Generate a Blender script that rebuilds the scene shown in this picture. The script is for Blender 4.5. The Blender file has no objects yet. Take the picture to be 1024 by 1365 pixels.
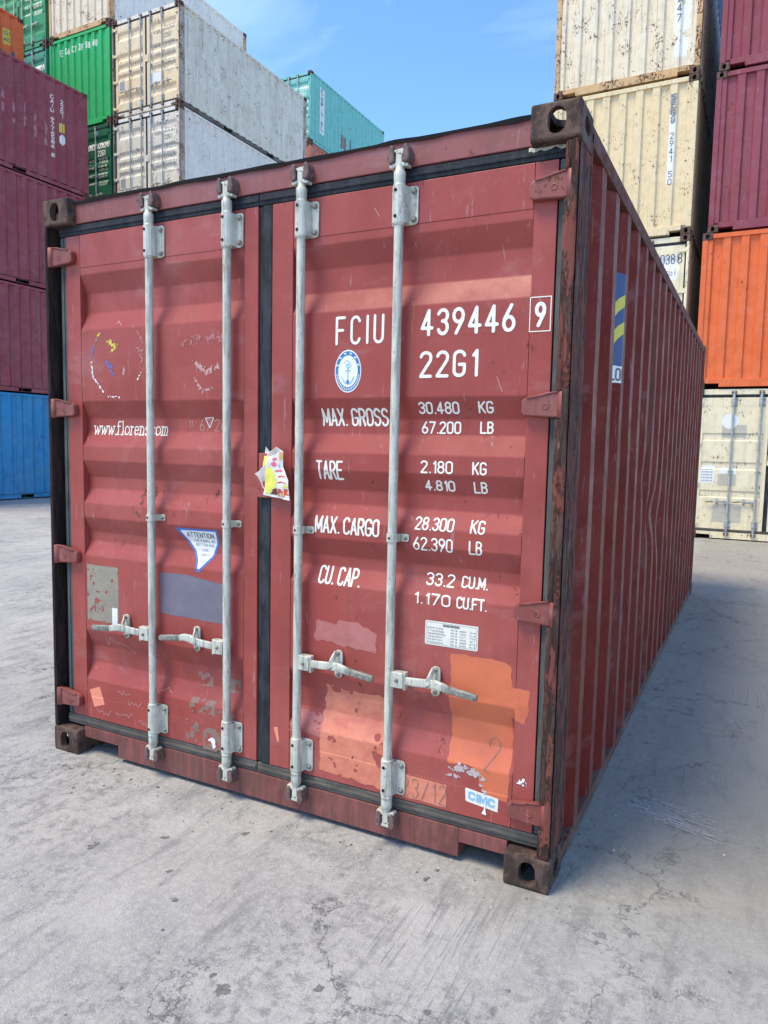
import bpy, bmesh, math, random
import numpy as np
from mathutils import Vector, Matrix
random.seed(7)
S = bpy.context.scene
COL = S.collection
# ------------------------------------------------------------------ camera, sky, sun, exposure
cam = bpy.data.objects.new('camera', bpy.data.cameras.new('camera')); COL.objects.link(cam)
cam.location = (2.9788, -2.3460, 1.5124)
cam.rotation_euler = (1.4788, -0.0201, 0.4726)
cam.data.sensor_fit = 'HORIZONTAL'; cam.data.sensor_width = 36.0
cam.data.lens = 36.0*970.775/1024.0
cam.data.clip_start = 0.05; cam.data.clip_end = 2000
S.camera = cam
SUN_DIR = Vector((-0.45, -0.55, 1.35)).normalized()       # towards the sun
world = bpy.data.worlds.new('World'); S.world = world; world.use_nodes = True
wn = world.node_tree.nodes; wl = world.node_tree.links; wn.clear()
sky = wn.new('ShaderNodeTexSky'); sky.sky_type = 'NISHITA'; sky.sun_disc = False
sky.sun_elevation = math.asin(SUN_DIR.z); sky.sun_rotation = math.atan2(SUN_DIR.x, SUN_DIR.y)
sky.air_density = 1.0; sky.dust_density = 0.25; sky.ozone_density = 3.2
tc = wn.new('ShaderNodeTexCoord'); mp = wn.new('ShaderNodeMapping'); mp.inputs['Scale'].default_value = (1.3, 3.2, 5.0)
mp.inputs['Rotation'].default_value = (0.3, 0.25, 0.5)
nz = wn.new('ShaderNodeTexNoise'); nz.inputs['Scale'].default_value = 1.6; nz.inputs['Detail'].default_value = 7; nz.inputs['Roughness'].default_value = .55; nz.inputs['Distortion'].default_value = .6
cr = wn.new('ShaderNodeValToRGB'); cr.color_ramp.elements[0].position = .46; cr.color_ramp.elements[1].position = .86
cr.color_ramp.elements[1].color = (.26, .26, .26, 1)
mx = wn.new('ShaderNodeMix'); mx.data_type = 'RGBA'; mx.inputs[7].default_value = (7.0, 8.0, 9.5, 1)
bg = wn.new('ShaderNodeBackground'); bg.inputs['Strength'].default_value = 0.15
wo = wn.new('ShaderNodeOutputWorld')
wl.new(tc.outputs['Generated'], mp.inputs['Vector']); wl.new(mp.outputs[0], nz.inputs['Vector']); wl.new(nz.outputs[0], cr.inputs[0])
wl.new(cr.outputs[0], mx.inputs[0]); hs = wn.new('ShaderNodeHueSaturation'); hs.inputs['Saturation'].default_value = 1.14; wl.new(sky.outputs[0], hs.inputs['Color']); wl.new(hs.outputs[0], mx.inputs[6]); wl.new(mx.outputs[2], bg.inputs[0]); wl.new(bg.outputs[0], wo.inputs[0])
sd = bpy.data.lights.new('sun', 'SUN'); sd.energy = 2.05; sd.angle = math.radians(24); sd.color = (1.0, .875, .65)
so = bpy.data.objects.new('sun', sd); COL.objects.link(so); so.location = (-6, -8, 20)
so.rotation_euler = SUN_DIR.to_track_quat('Z', 'Y').to_euler()
S.view_settings.view_transform = 'Standard'; S.view_settings.look = 'None'
S.view_settings.exposure = 1.1; S.view_settings.gamma = 1.0; S.view_settings.use_curve_mapping = False

# ------------------------------------------------------------------ numpy noise
_rng = np.random.RandomState(5); _T = _rng.rand(256, 256)
def vnoise(a, b):
    a = np.asarray(a, float); b = np.asarray(b, float)
    i = np.floor(a).astype(int); j = np.floor(b).astype(int); f = a-i; g = b-j
    f = f*f*(3-2*f); g = g*g*(3-2*g)
    t = lambda p, q: _T[p % 256, q % 256]
    return (t(i, j)*(1-f)+t(i+1, j)*f)*(1-g)+(t(i, j+1)*(1-f)+t(i+1, j+1)*f)*g-.5
def fbm(a, b, n=4):
    s = 0; k = 1
    for o in range(n):
        s = s+vnoise(a*2**o+17.3*o, b*2**o+9.1*o)*k; k *= .55
    return s
# ------------------------------------------------------------------ materials
class NT:
    def __init__(s, name):
        s.m = bpy.data.materials.new(name); s.m.use_nodes = True
        s.n = s.m.node_tree.nodes; s.l = s.m.node_tree.links
        s.b = s.n['Principled BSDF']; s.p = s.n.new('ShaderNodeNewGeometry').outputs['Position']
    def link(s, a, b): s.l.new(a, b)
    def map(s, sc, rot=(0, 0, 0), loc=(0, 0, 0)):
        m = s.n.new('ShaderNodeMapping'); m.inputs['Scale'].default_value = sc; m.inputs['Rotation'].default_value = rot; m.inputs['Location'].default_value = loc
        s.link(s.p, m.inputs['Vector']); return m.outputs[0]
    def noise(s, vec, scale, detail=4, rough=.5, dist=0):
        t = s.n.new('ShaderNodeTexNoise'); s.link(vec, t.inputs['Vector'])
        t.inputs['Scale'].default_value = scale; t.inputs['Detail'].default_value = detail; t.inputs['Roughness'].default_value = rough; t.inputs['Distortion'].default_value = dist
        return t.outputs[0]
    def ramp(s, f, lo, hi, a=0., b=1.):
        r = s.n.new('ShaderNodeMapRange'); r.interpolation_type = 'SMOOTHSTEP'; s.link(f, r.inputs[0])
        r.inputs[1].default_value = lo; r.inputs[2].default_value = hi; r.inputs[3].default_value = a; r.inputs[4].default_value = b
        return r.outputs[0]
    def mul(s, a, b, op='MULTIPLY'):
        m = s.n.new('ShaderNodeMath'); m.operation = op
        for i, v in enumerate((a, b)):
            if isinstance(v, (int, float)): m.inputs[i].default_value = v
            else: s.link(v, m.inputs[i])
        return m.outputs[0]
    def mix(s, f, a, b, mode='MIX'):
        m = s.n.new('ShaderNodeMix'); m.data_type = 'RGBA'; m.blend_type = mode
        for i, v in ((0, f), (6, a), (7, b)):
            if isinstance(v, (int, float)): m.inputs[i].default_value = v
            elif isinstance(v, tuple): m.inputs[i].default_value = (*v[:3], 1)
            else: s.link(v, m.inputs[i])
        return m.outputs[2]
    def done(s, col, rough, bump=None, bd=.002, bs=1., metal=0, spec=.5):
        if isinstance(col, tuple): s.b.inputs['Base Color'].default_value = (*col, 1)
        else: s.link(col, s.b.inputs['Base Color'])
        if isinstance(rough, (int, float)): s.b.inputs['Roughness'].default_value = rough
        else: s.link(rough, s.b.inputs['Roughness'])
        s.b.inputs['Metallic'].default_value = metal
        s.b.inputs['Specular IOR Level'].default_value = spec
        if bump is not None:
            b = s.n.new('ShaderNodeBump'); b.inputs['Distance'].default_value = bd; b.inputs['Strength'].default_value = bs
            s.link(bump, b.inputs['Height']); s.link(b.outputs[0], s.b.inputs['Normal'])
        return s.m
RUST1 = (.16, .055, .022); RUST2 = (.07, .032, .02)
def paint(name, c, rust=.35, fade=.25, dirt=.35, rough=.42, fadecol=None, scale=1., spec=.4):
    """weathered enamel: slow fading, rain streaks, rust specks, dirt, scuffs"""
    t = NT(name); fc = fadecol or tuple(min(1, v*.72+.16) for v in c)
    big = t.noise(t.p, .9*scale, 5, .6)
    col = t.mix(t.ramp(big, .4, .62, 0, fade), c, fc)
    mid = t.noise(t.p, 5*scale, 6, .65)
    col = t.mix(t.ramp(mid, .42, .66, 0, .45), col, tuple(v*.74 for v in c))
    m2 = t.noise(t.map((1.2, 1.2, 2.2), loc=(5, 2, 9)), 2.6*scale, 9, .72, .5)
    col = t.mix(t.ramp(m2, .54, .66, 0, .30), col, tuple(min(1, v*.8+.13) for v in c))
    st = t.noise(t.map((16*scale, 16*scale, .55*scale)), 1, 5, .6)
    col = t.mix(t.ramp(st, .5, .68, 0, dirt), col, tuple(v*.35+.035 for v in c))
    sc = t.noise(t.map((26, 26, 3), rot=(.5, .3, .2)), 1.5, 8, .75)
    col = t.mix(t.ramp(sc, .61, .66, 0, .4), col, tuple(min(1, v*.6+.25) for v in c))
    rn = t.noise(t.map((1, 1, .55)), 22*scale, 9, .72)
    rl = t.noise(t.p, 2.1*scale, 3, .6)
    rsum = t.mul(rn, t.ramp(rl, .35, .65, .80, 1.14))
    th = .70-.20*rust
    rm = t.ramp(rsum, th, th+.035)
    rc = t.mix(t.noise(t.p, 90, 3), RUST1, RUST2)
    rs = t.noise(t.map((22*scale, 22*scale, .9*scale)), 1.7, 5, .7)
    col = t.mix(t.ramp(rs, .68-.10*rust, .78-.1*rust, 0, .75), col, (.34, .15, .06))
    col = t.mix(rm, col, rc)
    h = t.mul(t.mul(mid, .35), t.mul(rm, -.5), 'ADD'); fine = t.noise(t.p, 140, 4, .6); h = t.mul(h, t.mul(fine, .06), 'ADD')
    ro = t.mul(t.ramp(mid, .3, .7, rough-.07, rough+.13), t.mul(rm, .3), 'ADD')
    return t.done(col, ro, h, .004, .55, 0, spec)
def flat(name, c, rough=.6, var=.15, metal=0, sc=20):
    t = NT(name); n = t.noise(t.p, sc, 6, .65)
    col = t.mix(t.ramp(n, .3, .7, 0, 1), tuple(v*(1-var) for v in c), tuple(min(1, v*(1+var)) for v in c))
    return t.done(col, t.ramp(n, .3, .7, rough-.08, rough+.1), n, .001, .5, metal)
def fibrous(name, a, b, hi, sz=(70, 70, 3.2), bd=.006, ramp=(.38, .62), him=.5, flake=None):
    """flaking, vertically torn old paint over dark steel"""
    t = NT(name); n = t.noise(t.map(sz), 1, 8, .68, .6); m = t.noise(t.p, 9, 6, .6)
    col = t.mix(t.ramp(n, *ramp), a, b)
    col = t.mix(t.ramp(m, .45, .7, 0, .6), col, tuple(v*.55 for v in a))
    e = t.noise(t.map((sz[0]*1.6, sz[1]*1.6, sz[2]*1.8), loc=(3, 1, 2)), 1, 8, .72)
    col = t.mix(t.ramp(e, .62, .7, 0, him), col, hi)
    if flake:
        q = t.noise(t.map((13, 13, 3.2), loc=(2, 7, 1)), 1.6, 9, .75, .4); fm = t.ramp(q, .49, .53); col = t.mix(t.mul(fm, .85), col, flake)
        q2 = t.noise(t.map((1, 1, .6)), 30, 8, .75); col = t.mix(t.ramp(q2, .56, .6, 0, .7), col, (.035, .025, .024)); n = t.mul(n, t.mul(fm, .8), 'ADD')
    return t.done(col, t.ramp(n, .3, .7, .6, .9), t.mul(n, t.mul(e, .5), 'ADD'), bd, .9, 0, .2)
M = {}
RED = (.325, .060, .049)
M['red'] = paint('red_enamel', RED, rust=.10, fade=.45, dirt=.16, rough=.40, fadecol=(.42, .118, .102), spec=.28)
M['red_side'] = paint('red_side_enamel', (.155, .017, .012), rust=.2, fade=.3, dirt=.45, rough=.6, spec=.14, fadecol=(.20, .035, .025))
M['hinge'] = paint('hinge_red', (.23, .054, .044), rust=.35, fade=.4, dirt=.5, rough=.5, fadecol=(.29, .11, .095), scale=2.5)
M['dust_rail'] = paint('dusty_rail', (.15, .075, .06), rust=.5, fade=.6, dirt=.4, rough=.8, spec=.15, fadecol=(.20, .16, .13), scale=2)
M['red_low'] = fibrous('scuffed_red_sill', (.25, .085, .075), (.15, .07, .06), (.42, .28, .24), (40, 40, 5), .003, him=.35)
M['post'] = fibrous('flaking_post', (.12, .065, .05), (.045, .026, .022), (.36, .2, .15), (30, 30, 4.5), .010, (.44, .56), .6, (.20, .062, .048))
M['rail'] = paint('brown_rail', (.14, .05, .04), rust=.6, fade=.3, dirt=.3, rough=.7, spec=.15, fadecol=(.12, .07, .06), scale=2)
M['post_red'] = fibrous('flaking_red_post', (.17, .06, .05), (.07, .035, .03), (.38, .22, .19))
M['cast'] = fibrous('rusted_casting', (.13, .08, .062), (.05, .034, .03), (.30, .18, .12), (16, 16, 11), .008, (.42, .58), .55)
M['cast_bg'] = fibrous('brown_casting', (.16, .09, .07), (.07, .045, .04), (.35, .22, .16), (14, 14, 9), .003)
M['header'] = paint('header_red', (.26, .075, .07), rust=.12, fade=.3, dirt=.3, rough=.5, fadecol=(.31, .125, .115))
M['rubber'] = fibrous('black_rubber', (.018, .021, .026), (.045, .05, .058), (.16, .17, .17), (30, 30, 6), .002, him=.4)
M['rubber_dusty'] = fibrous('dusty_rubber', (.13, .115, .10), (.075, .07, .062), (.26, .23, .2), (8, 8, 30), .002, him=.4)
M['tar'] = NT('black_sealant').done((.012, .012, .013), .95, spec=.1)
def galv():
    t = NT('galvanised_steel'); n = t.noise(t.p, 14, 7, .7); s_ = t.noise(t.map((60, 60, 6)), 1, 6, .65); d = t.noise(t.p, 60, 8, .75)
    col = t.mix(t.ramp(n, .3, .7), (.47, .475, .40), (.62, .615, .53))
    col = t.mix(t.ramp(s_, .5, .62, 0, .65), col, (.25, .235, .19)); k2 = t.noise(t.map((9, 9, 2)), 2.2, 9, .8); col = t.mix(t.ramp(k2, .56, .62, 0, .6), col, (.22, .12, .07))
    col = t.mix(t.ramp(d, .60, .65, 0, .85), col, (.13, .08, .05))
    return t.done(col, t.ramp(n, .3, .7, .38, .6), t.mul(n, s_, 'ADD'), .0015, .6, .1)
M['galv'] = galv()
M['bolt'] = flat('dull_bolt', (.24, .23, .20), .5, .35, .3, 70)
M['keeper'] = flat('rusty_keeper', (.14, .085, .075), .7, .4, 0, 60)
M['white'] = NT('stencil_white').done((.80, .765, .67), .55)
M['cream_print'] = flat('off_white_print', (.74, .71, .62), .6, .08, 0, 120)
M['decal_white'] = flat('white_vinyl', (.76, .77, .75), .4, .05, 0, 60)
M['blue_print'] = NT('blue_print').done((.03, .17, .42), .45)
M['blue_edge'] = NT('blue_edge').done((.07, .16, .45), .45)
M['pale_blue'] = NT('pale_blue_print').done((.22, .45, .66), .45)
M['ink'] = NT('dark_ink').done((.10, .11, .13), .6)
M['ink_grey'] = NT('grey_ink').done((.30, .32, .33), .6)
M['yellow'] = NT('yellow_print').done((.62, .55, .06), .5)
M['chalk'] = NT('chalk_scrawl').done((.52, .30, .28), .8)
M['pencil'] = NT('grey_scrawl').done((.28, .17, .14), .8)
M['bright_yellow'] = NT('bright_yellow_print').done((.78, .74, .12), .5)
M['pink'] = NT('pink_print').done((.72, .12, .22), .5)
M['red_print'] = NT('red_print').done((.62, .07, .05), .5)
M['maroon_print'] = NT('brown_print').done((.12, .03, .02), .5)
M['orange_print'] = NT('orange_print').done((.75, .38, .08), .5)
M['chip'] = flat('bare_primer', (.46, .38, .36), .6, .25, 0, 90)
M['neon'] = flat('salmon_tape', (.78, .25, .16), .5, .05)
def brushed(name, c, c2, lo=.35):
    t = NT(name); n = t.noise(t.map((10, 10, 16), rot=(0, .2, 0)), 1, 9, .75); k = t.noise(t.p, 7, 6, .6)
    col = t.mix(t.ramp(n, lo, .75), c, c2); col = t.mix(t.ramp(k, .5, .75, 0, .55), col, tuple(v*.75 for v in c2))
    return t.done(col, .5, n, .0008, .5)
M['orange_a'] = brushed('orange_touch_up', (.62, .155, .065), (.54, .13, .07))
M['orange_b'] = brushed('worn_orange_touch_up', (.66, .23, .14), (.52, .13, .09))
M['pink_patch'] = brushed('pink_touch_up', (.44, .16, .145), (.38, .10, .095))
M['navy_print'] = flat('navy_vinyl', (.02, .065, .19), .5, .15)
M['post_shaded'] = fibrous('shaded_flaking_post', (.045, .028, .025), (.02, .015, .014), (.2, .12, .10), (30, 30, 4.5), .008, (.44, .56), .4)  # left post: shade of the recess put into a darker paint colour
M['slate'] = brushed('slate_patch', (.145, .13, .175), (.19, .165, .21))
M['khaki'] = brushed('khaki_plate', (.30, .26, .20), (.23, .20, .16))
M['beige'] = brushed('beige_patch', (.50, .46, .36), (.44, .41, .33))
M['glue'] = brushed('glue_residue', (.23, .15, .12), (.29, .13, .11))
M['dark'] = NT('dark_cavity').done((.012, .011, .011), .9)
M['roof'] = paint('roof_red', (.24, .06, .055), rust=.5)

# ------------------------------------------------------------------ mesh builder
class MB:
    def __init__(s): s.v = []; s.f = []; s.mi = []; s.sm = []
    def add(s, vs, fs, mi=0, smooth=False):
        o = len(s.v); s.v += [tuple(v) for v in vs]
        for f in fs: s.f.append(tuple(i+o for i in f)); s.mi.append(mi); s.sm.append(smooth)
    def box(s, x0, x1, y0, y1, z0, z1, mi=0, bev=0):
        if bev <= 0:
            s.add([(x, y, z) for x in (x0, x1) for y in (y0, y1) for z in (z0, z1)],
                  [(0, 1, 3, 2), (4, 6, 7, 5), (0, 4, 5, 1), (2, 3, 7, 6), (0, 2, 6, 4), (1, 5, 7, 3)], mi); return
        bm = bmesh.new(); bmesh.ops.create_cube(bm, size=1)
        for v in bm.verts: v.co = ((x0+x1)/2+v.co.x*(x1-x0), (y0+y1)/2+v.co.y*(y1-y0), (z0+z1)/2+v.co.z*(z1-z0))
        bmesh.ops.bevel(bm, geom=bm.edges[:], offset=bev, segments=2, affect='EDGES', profile=.5)
        s.bm(bm, mi)
    def bm(s, bm, mi=0, smooth=False):
        bm.verts.index_update()
        s.add([v.co[:] for v in bm.verts], [[v.index for v in f.verts] for f in bm.faces], mi, smooth); bm.free()
    def prism(s, pts, y0, y1, mi=0, axis='y', bev=0):
        """polygon in (x,z) extruded along y (or (y,z) along x, (x,y) along z)"""
        bm = bmesh.new()
        def P(a, b, c): return {'y': (a, c, b), 'x': (c, a, b), 'z': (a, b, c)}[axis]
        A = [bm.verts.new(P(a, b, y0)) for a, b in pts]; B = [bm.verts.new(P(a, b, y1)) for a, b in pts]
        bm.faces.new(A); bm.faces.new(B[::-1]); n = len(pts)
        for i in range(n): bm.faces.new((A[i], B[i], B[(i+1) % n], A[(i+1) % n]))
        bmesh.ops.recalc_face_normals(bm, faces=bm.faces[:])
        if bev: bmesh.ops.bevel(bm, geom=[e for e in bm.edges], offset=bev, segments=2, affect='EDGES', profile=.5)
        s.bm(bm, mi)
    def lathe(s, prof, seg=16, c=(0, 0, 0), axis='z', mi=0, smooth=True):
        vs = []; fs = []
        for r, h in prof:
            for k in range(seg):
                a = 2*math.pi*k/seg; p = (r*math.cos(a), r*math.sin(a), h)
                if axis == 'y': p = (p[0], p[2], p[1])
                if axis == 'x': p = (p[2], p[0], p[1])
                vs.append((p[0]+c[0], p[1]+c[1], p[2]+c[2]))
        for i in range(len(prof)-1):
            for k in range(seg):
                k2 = (k+1) % seg; q = (i*seg+k, i*seg+k2, (i+1)*seg+k2, (i+1)*seg+k)
                fs.append(q if axis != 'y' else q[::-1])
        a, b = tuple(range(seg))[::-1], tuple(range((len(prof)-1)*seg, len(prof)*seg))
        if axis == 'y': a, b = a[::-1], b[::-1]
        s.add(vs, fs, mi, smooth); s.add(vs, [a, b], mi, False)
    def sweep(s, pts, wh, mi=0, seg=8, smooth=True):
        """tube with elliptical section; pts centre line; wh (half height, half depth) per point"""
        n = len(pts); vs = []; fs = []
        for i, p in enumerate(pts):
            p = Vector(p); d = (Vector(pts[min(i+1, n-1)])-Vector(pts[max(i-1, 0)])).normalized()
            side = d.cross(Vector((0, 0, 1)))
            if side.length < 1e-3: side = Vector((0, 1, 0))
            side.normalize(); up = side.cross(d).normalized(); h, w = wh[i]
            for k in range(seg):
                a = 2*math.pi*(k+.5)/seg; ca, sa = math.cos(a), math.sin(a)
                ca = math.copysign(abs(ca)**.38, ca); sa = math.copysign(abs(sa)**.38, sa)
                vs.append(p+side*(w*ca)+up*(h*sa))
        for i in range(n-1):
            for k in range(seg):
                k2 = (k+1) % seg; fs.append((i*seg+k, i*seg+k2, (i+1)*seg+k2, (i+1)*seg+k))
        fs.append(tuple(range(seg))[::-1]); fs.append(tuple(range((n-1)*seg, n*seg)))
        s.add(vs, fs, mi, smooth)
    def mesh(s, name, mats=None):
        me = bpy.data.meshes.new(name); me.from_pydata(s.v, [], s.f); 
        for k in range(max(s.mi or [0])+1): me.materials.append(mats[k] if mats else None)
        me.polygons.foreach_set('material_index', s.mi); me.polygons.foreach_set('use_smooth', s.sm)
        me.update(); return me
    def clean(s):
        bm = bmesh.new(); vs = [bm.verts.new(v) for v in s.v]; bm.verts.ensure_lookup_table()
        return bm
def put(name, me, parent=None, loc=(0, 0, 0), mats=None, label=None):
    o = bpy.data.objects.new(name, me); COL.objects.link(o); o.location = loc
    if parent: o.parent = parent
    if mats:
        for i, m in enumerate(mats[:len(o.material_slots)]):
            o.material_slots[i].link = 'OBJECT'; o.material_slots[i].material = m
    if label: o['label'] = label
    return o
def empty(name, loc, label, cat, group=None):
    o = bpy.data.objects.new(name, None); COL.objects.link(o); o.location = loc; o['label'] = label; o['category'] = cat
    if group: o['group'] = group
    return o

# ------------------------------------------------------------------ container kit (metres, local: x across, y along, z up)
W, H, L = 2.438, 2.591, 6.058
YD = .045; YP = .0464; GD = .031
GR = [(2.255, 2.172, 2.085, 2.005), (1.685, 1.607, 1.552, 1.478), (1.412, 1.337, 1.282, 1.215), (1.148, 1.078, 1.035, .968), (.612, .532, .452, .372)]
def groove(z):
    z = np.asarray(z, float); g = np.zeros_like(z)
    for a, b, c, d in GR:
        t = np.clip(np.minimum((a-z)/(a-b), (z-d)/(c-d)), 0, 1); t = t+.0*t
        g = np.maximum(g, t)
    return g
def groove_s(z):                              # pressed bends have a small radius
    r = .003; return sum(groove(np.asarray(z, float)+k*r/2) for k in (-2, -1, 0, 1, 2))/5
PAN = ((.185, 1.115), (1.35, 2.285))
def surf(x, z):
    x = np.asarray(x, float); z = np.asarray(z, float)
    inside = ((x > PAN[0][0]) & (x < PAN[0][1])) | ((x > PAN[1][0]) & (x < PAN[1][1]))
    inside = inside & (z > .29) & (z < 2.285)
    dent = fbm(x*3.1+5, z*3.7+2, 3)*.0042
    edge = np.minimum(np.minimum(np.abs(x-PAN[0][0]), np.abs(x-PAN[0][1])), np.minimum(np.abs(x-PAN[1][0]), np.abs(x-PAN[1][1])))
    dent = .7*dent*np.clip(edge/.08, 0, 1)*np.clip((2.285-z)/.06, 0, 1)*np.clip((z-.29)/.05, 0, 1)
    return np.where(inside, YP+GD*groove_s(z)+dent, YD)
GR2 = [(1.83, 1.815, 1.71, 1.695), (1.34, 1.325, 1.22, 1.205), (.85, .835, .735, .72)]
def surf_flat(x, z):
    z = np.asarray(z, float); g = 0*z
    for a, b, c, d in GR2: g = np.maximum(g, np.clip(np.minimum((a-z)/(a-b), (z-d)/(c-d)), 0, 1))
    return YP+.016*g+0*np.asarray(x, float)
def door_panel_flat(x0, x1):
    zs = np.array(sorted({.29, 2.285} | {z for g in GR2 for z in g})); xs = np.array([x0, x1]); X, Z = np.meshgrid(xs, zs); Y = surf_flat(X, Z); mb = MB()
    mb.add(np.stack([X, Y, Z], -1).reshape(-1, 3).tolist(), [(i*2, i*2+1, i*2+3, i*2+2) for i in range(len(zs)-1)]); return mb.mesh('door_panel')
def door_panel(x0, x1):
    zs = set(np.round(np.arange(.29, 2.2851, .03), 4).tolist()) | {2.285, 2.28}
    for g in GR:
        for z in g:
            for k in (-.008, -.004, -.0015, .0015, .004, .008): zs.add(round(z+k, 4))
    zs = np.array(sorted(zs)); xs = np.linspace(x0, x1, 34); xs[0] += .0002; xs[-1] -= .0002
    X, Z = np.meshgrid(xs, zs); Z2 = np.clip(Z, .2902, 2.2848); Y = surf(X, Z2)
    mb = MB(); n = len(xs)
    mb.add(np.stack([X, Y, Z], -1).reshape(-1, 3).tolist(), [(i*n+j, i*n+j+1, (i+1)*n+j+1, (i+1)*n+j) for i in range(len(zs)-1) for j in range(n-1)], 0, True)
    mb.add([(x0, .1, .29), (x1, .1, .29), (x1, .1, 2.285), (x0, .1, 2.285)], [(0, 3, 2, 1)], 0)
    return mb.mesh('door_panel')
def frame_mesh(xa, xb, p0, p1):
    mb = MB(); b = .0016
    mb.box(xa, p0-.0015, YD, .105, .182, 2.43, 0, b); mb.box(p1+.0015, xb, YD, .105, .182, 2.43, 0, b)
    mb.box(p0, p1, YD, .105, 2.2856, 2.43, 0, b); mb.box(p0, p1, YD, .105, .182, .2894, 0, b)
    return mb.mesh('door_frame')
def gasket_mesh(xa, xb, ya, top=True):
    return None
K = {}
K['panel_flat'] = [door_panel_flat(*PAN[0]), door_panel_flat(*PAN[1])]
K['panel'] = [door_panel(*PAN[0]), door_panel(*PAN[1])]
DX = ((.094, 1.184), (1.252, 2.362))
K['frame'] = [frame_mesh(DX[0][0], DX[0][1], *PAN[0]), frame_mesh(DX[1][0], DX[1][1], *PAN[1])]
def strip(x0, x1, y0, z0, z1, ridge='z'):
    mb = MB(); mb.box(x0, x1, y0, .1, z0, z1, 0, .004)
    if ridge == 'z': mb.box(x0+(x1-x0)*.36, x0+(x1-x0)*.62, y0-.005, y0+.004, z0+.004, z1-.004, 0, .0022)
    elif ridge: mb.box(x0+.004, x1-.004, y0-.005, y0+.004, z0+(z1-z0)*.35, z0+(z1-z0)*.62, 0, .0022)
    return mb.mesh('gasket')
K['gtop'] = [strip(.05, 1.186, .047, 2.433, 2.478, 'x'), strip(1.189, 2.404, .046, 2.433, 2.478, 'x')]
K['gbot'] = [strip(.05, 1.186, .047, .133, .179, 'x'), strip(1.189, 2.404, .046, .133, .179, 'x')]
K['gside'] = [strip(.052, .091, .05, .181, 2.431), strip(2.365, 2.403, .05, .181, 2.431)]
K['gmid'] = [strip(1.187, 1.204, .052, .181, 2.431, ''), strip(1.206, 1.249, .045, .181, 2.431, '')]
def lockbar():
    mb = MB(); r = .0168
    mb.lathe([(r, .20), (r, 2.40)], 18)
    for z in (.195, 2.286, 2.41, .333): mb.lathe([(.019, z-.008), (.0215, z-.006), (.0215, z+.006), (.019, z+.008)], 18)
    for s in (1, -1):                                   # neck, collar and cam claw at each end
        zc = 2.44 if s > 0 else .172
        pr = [(.0195, -.03), (.021, .0), (.021, .018), (.016, .024), (.015, .04)]
        pr = [(a, zc+s*h) for a, h in pr]
        mb.lathe(pr if s > 0 else pr[::-1], 16)
        z0, z1 = sorted((zc+s*.036, zc+s*.082)); mb.box(-.012, .013, -.014, .016, z0, z1, 0, .004)
        for dx in (-1, 1):
            q = [(dx*.008, zc+s*.036), (dx*.034, zc+s*.030), (dx*.037, zc+s*.040), (dx*.008, zc+s*.05)]
            mb.prism(q, -.012, .018, 0, 'y', .002)
        q = [(-.01, zc+s*.078), (-.022, zc+s*.090), (.018, zc+s*.092), (.024, zc+s*.082), (.01, zc+s*.07)]
        mb.prism(q, -.014, .014, 0, 'y', .002)
    return mb.mesh('locking_bar')
K['bar'] = lockbar()
def bolt(mb, x, y, z, r=.0085, mi=1):
    mb.lathe([(r*1.35, y), (r*1.35, y-.002), (r, y-.003), (r*.95, y-.008), (r*.55, y-.0105)], 10, (x, 0, z), 'y', mi)
def bracket(side=1):
    mb = MB(); h = .066
    def rr(x0, x1, z0, z1, c=.012): return [(x0+c, z0), (x1-c, z0), (x1-.3*c, z0+.3*c), (x1, z0+c), (x1, z1-c), (x1-.3*c, z1-.3*c), (x1-c, z1), (x0+c, z1), (x0+.3*c, z1-.3*c), (x0, z1-c), (x0, z0+c), (x0+.3*c, z0+.3*c)]
    mb.prism(rr(-.040, .062, -h, h), .0235, .0295, 0, 'y', .0015)
    # half round housing
    n = 9; pts = [(-.031, .024)]+[(-.0285*math.cos(math.pi*k/n), .012-.034*math.sin(math.pi*k/n)) for k in range(n+1)]+[(.031, .024)]
    mb.prism(pts, -h+.004, h-.004, 0, 'z', 0)
    bolt(mb, .047, .0235, h-.018); bolt(mb, .047, .0235, -h+.018)
    for z in (h-.02, -h+.024): mb.lathe([(.0062, -.0235), (.0062, -.0155)], 8, (-.005, 0, z), 'y', 2)
    return mb.mesh('bar_bracket')
K['bracket'] = bracket()
def clamp():
    mb = MB(); mb.prism([(-.03, -.014), (.05, -.014), (.055, -.009), (.055, .009), (.05, .014), (-.03, .014)], .024, .030, 0, 'y', .0012)
    n = 9; pts = [(-.023, .025)]+[(-.0225*math.cos(math.pi*k/n), .004-.0245*math.sin(math.pi*k/n)) for k in range(n+1)]+[(.023, .025)]
    mb.prism(pts, -.014, .014, 0, 'z', 0); bolt(mb, .041, .024, 0, .007); mb.lathe([(.0045, -.0218), (.0045, -.015)], 8, (-.003, 0, 0), 'y', 2)
    return mb.mesh('bar_clamp')
K['clamp'] = clamp()
def handle(d, lift):
    mb = MB()
    a, b = sorted((d*.012, d*.064)); mb.box(a, b, -.014, .022, -.029, .029, 0, .003)
    bolt(mb, d*.038, -.014, 0, .006); mb.box(min(d*.062, d*.07), max(d*.062, d*.07), -.008, .018, -.036, .03, 0, .002)
    P = [(.062, -.002, 0), (.10, -.003, .001), (.165, -.006, .006), (.19, -.010, .009+lift*.6), (.215, -.013, .006+lift), (.24, -.014, .0+lift), (.29, -.016, -.004+lift*.9), (.345, -.018, -.009+lift*.7), (.353, -.018, -.010+lift*.7)]
    WH = [(.0145, .005), (.0155, .005), (.016, .005), (.0165, .006), (.015, .008), (.0135, .009), (.013, .0095), (.0125, .009), (.009, .006)]
    mb.sweep([(d*p[0], p[1], p[2]) for p in P[:6]], WH[:6], 0, 12); mb.sweep([(d*p[0], p[1], p[2]) for p in P[5:]], WH[5:], 1, 12)
    return mb.mesh('locking_handle')
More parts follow.
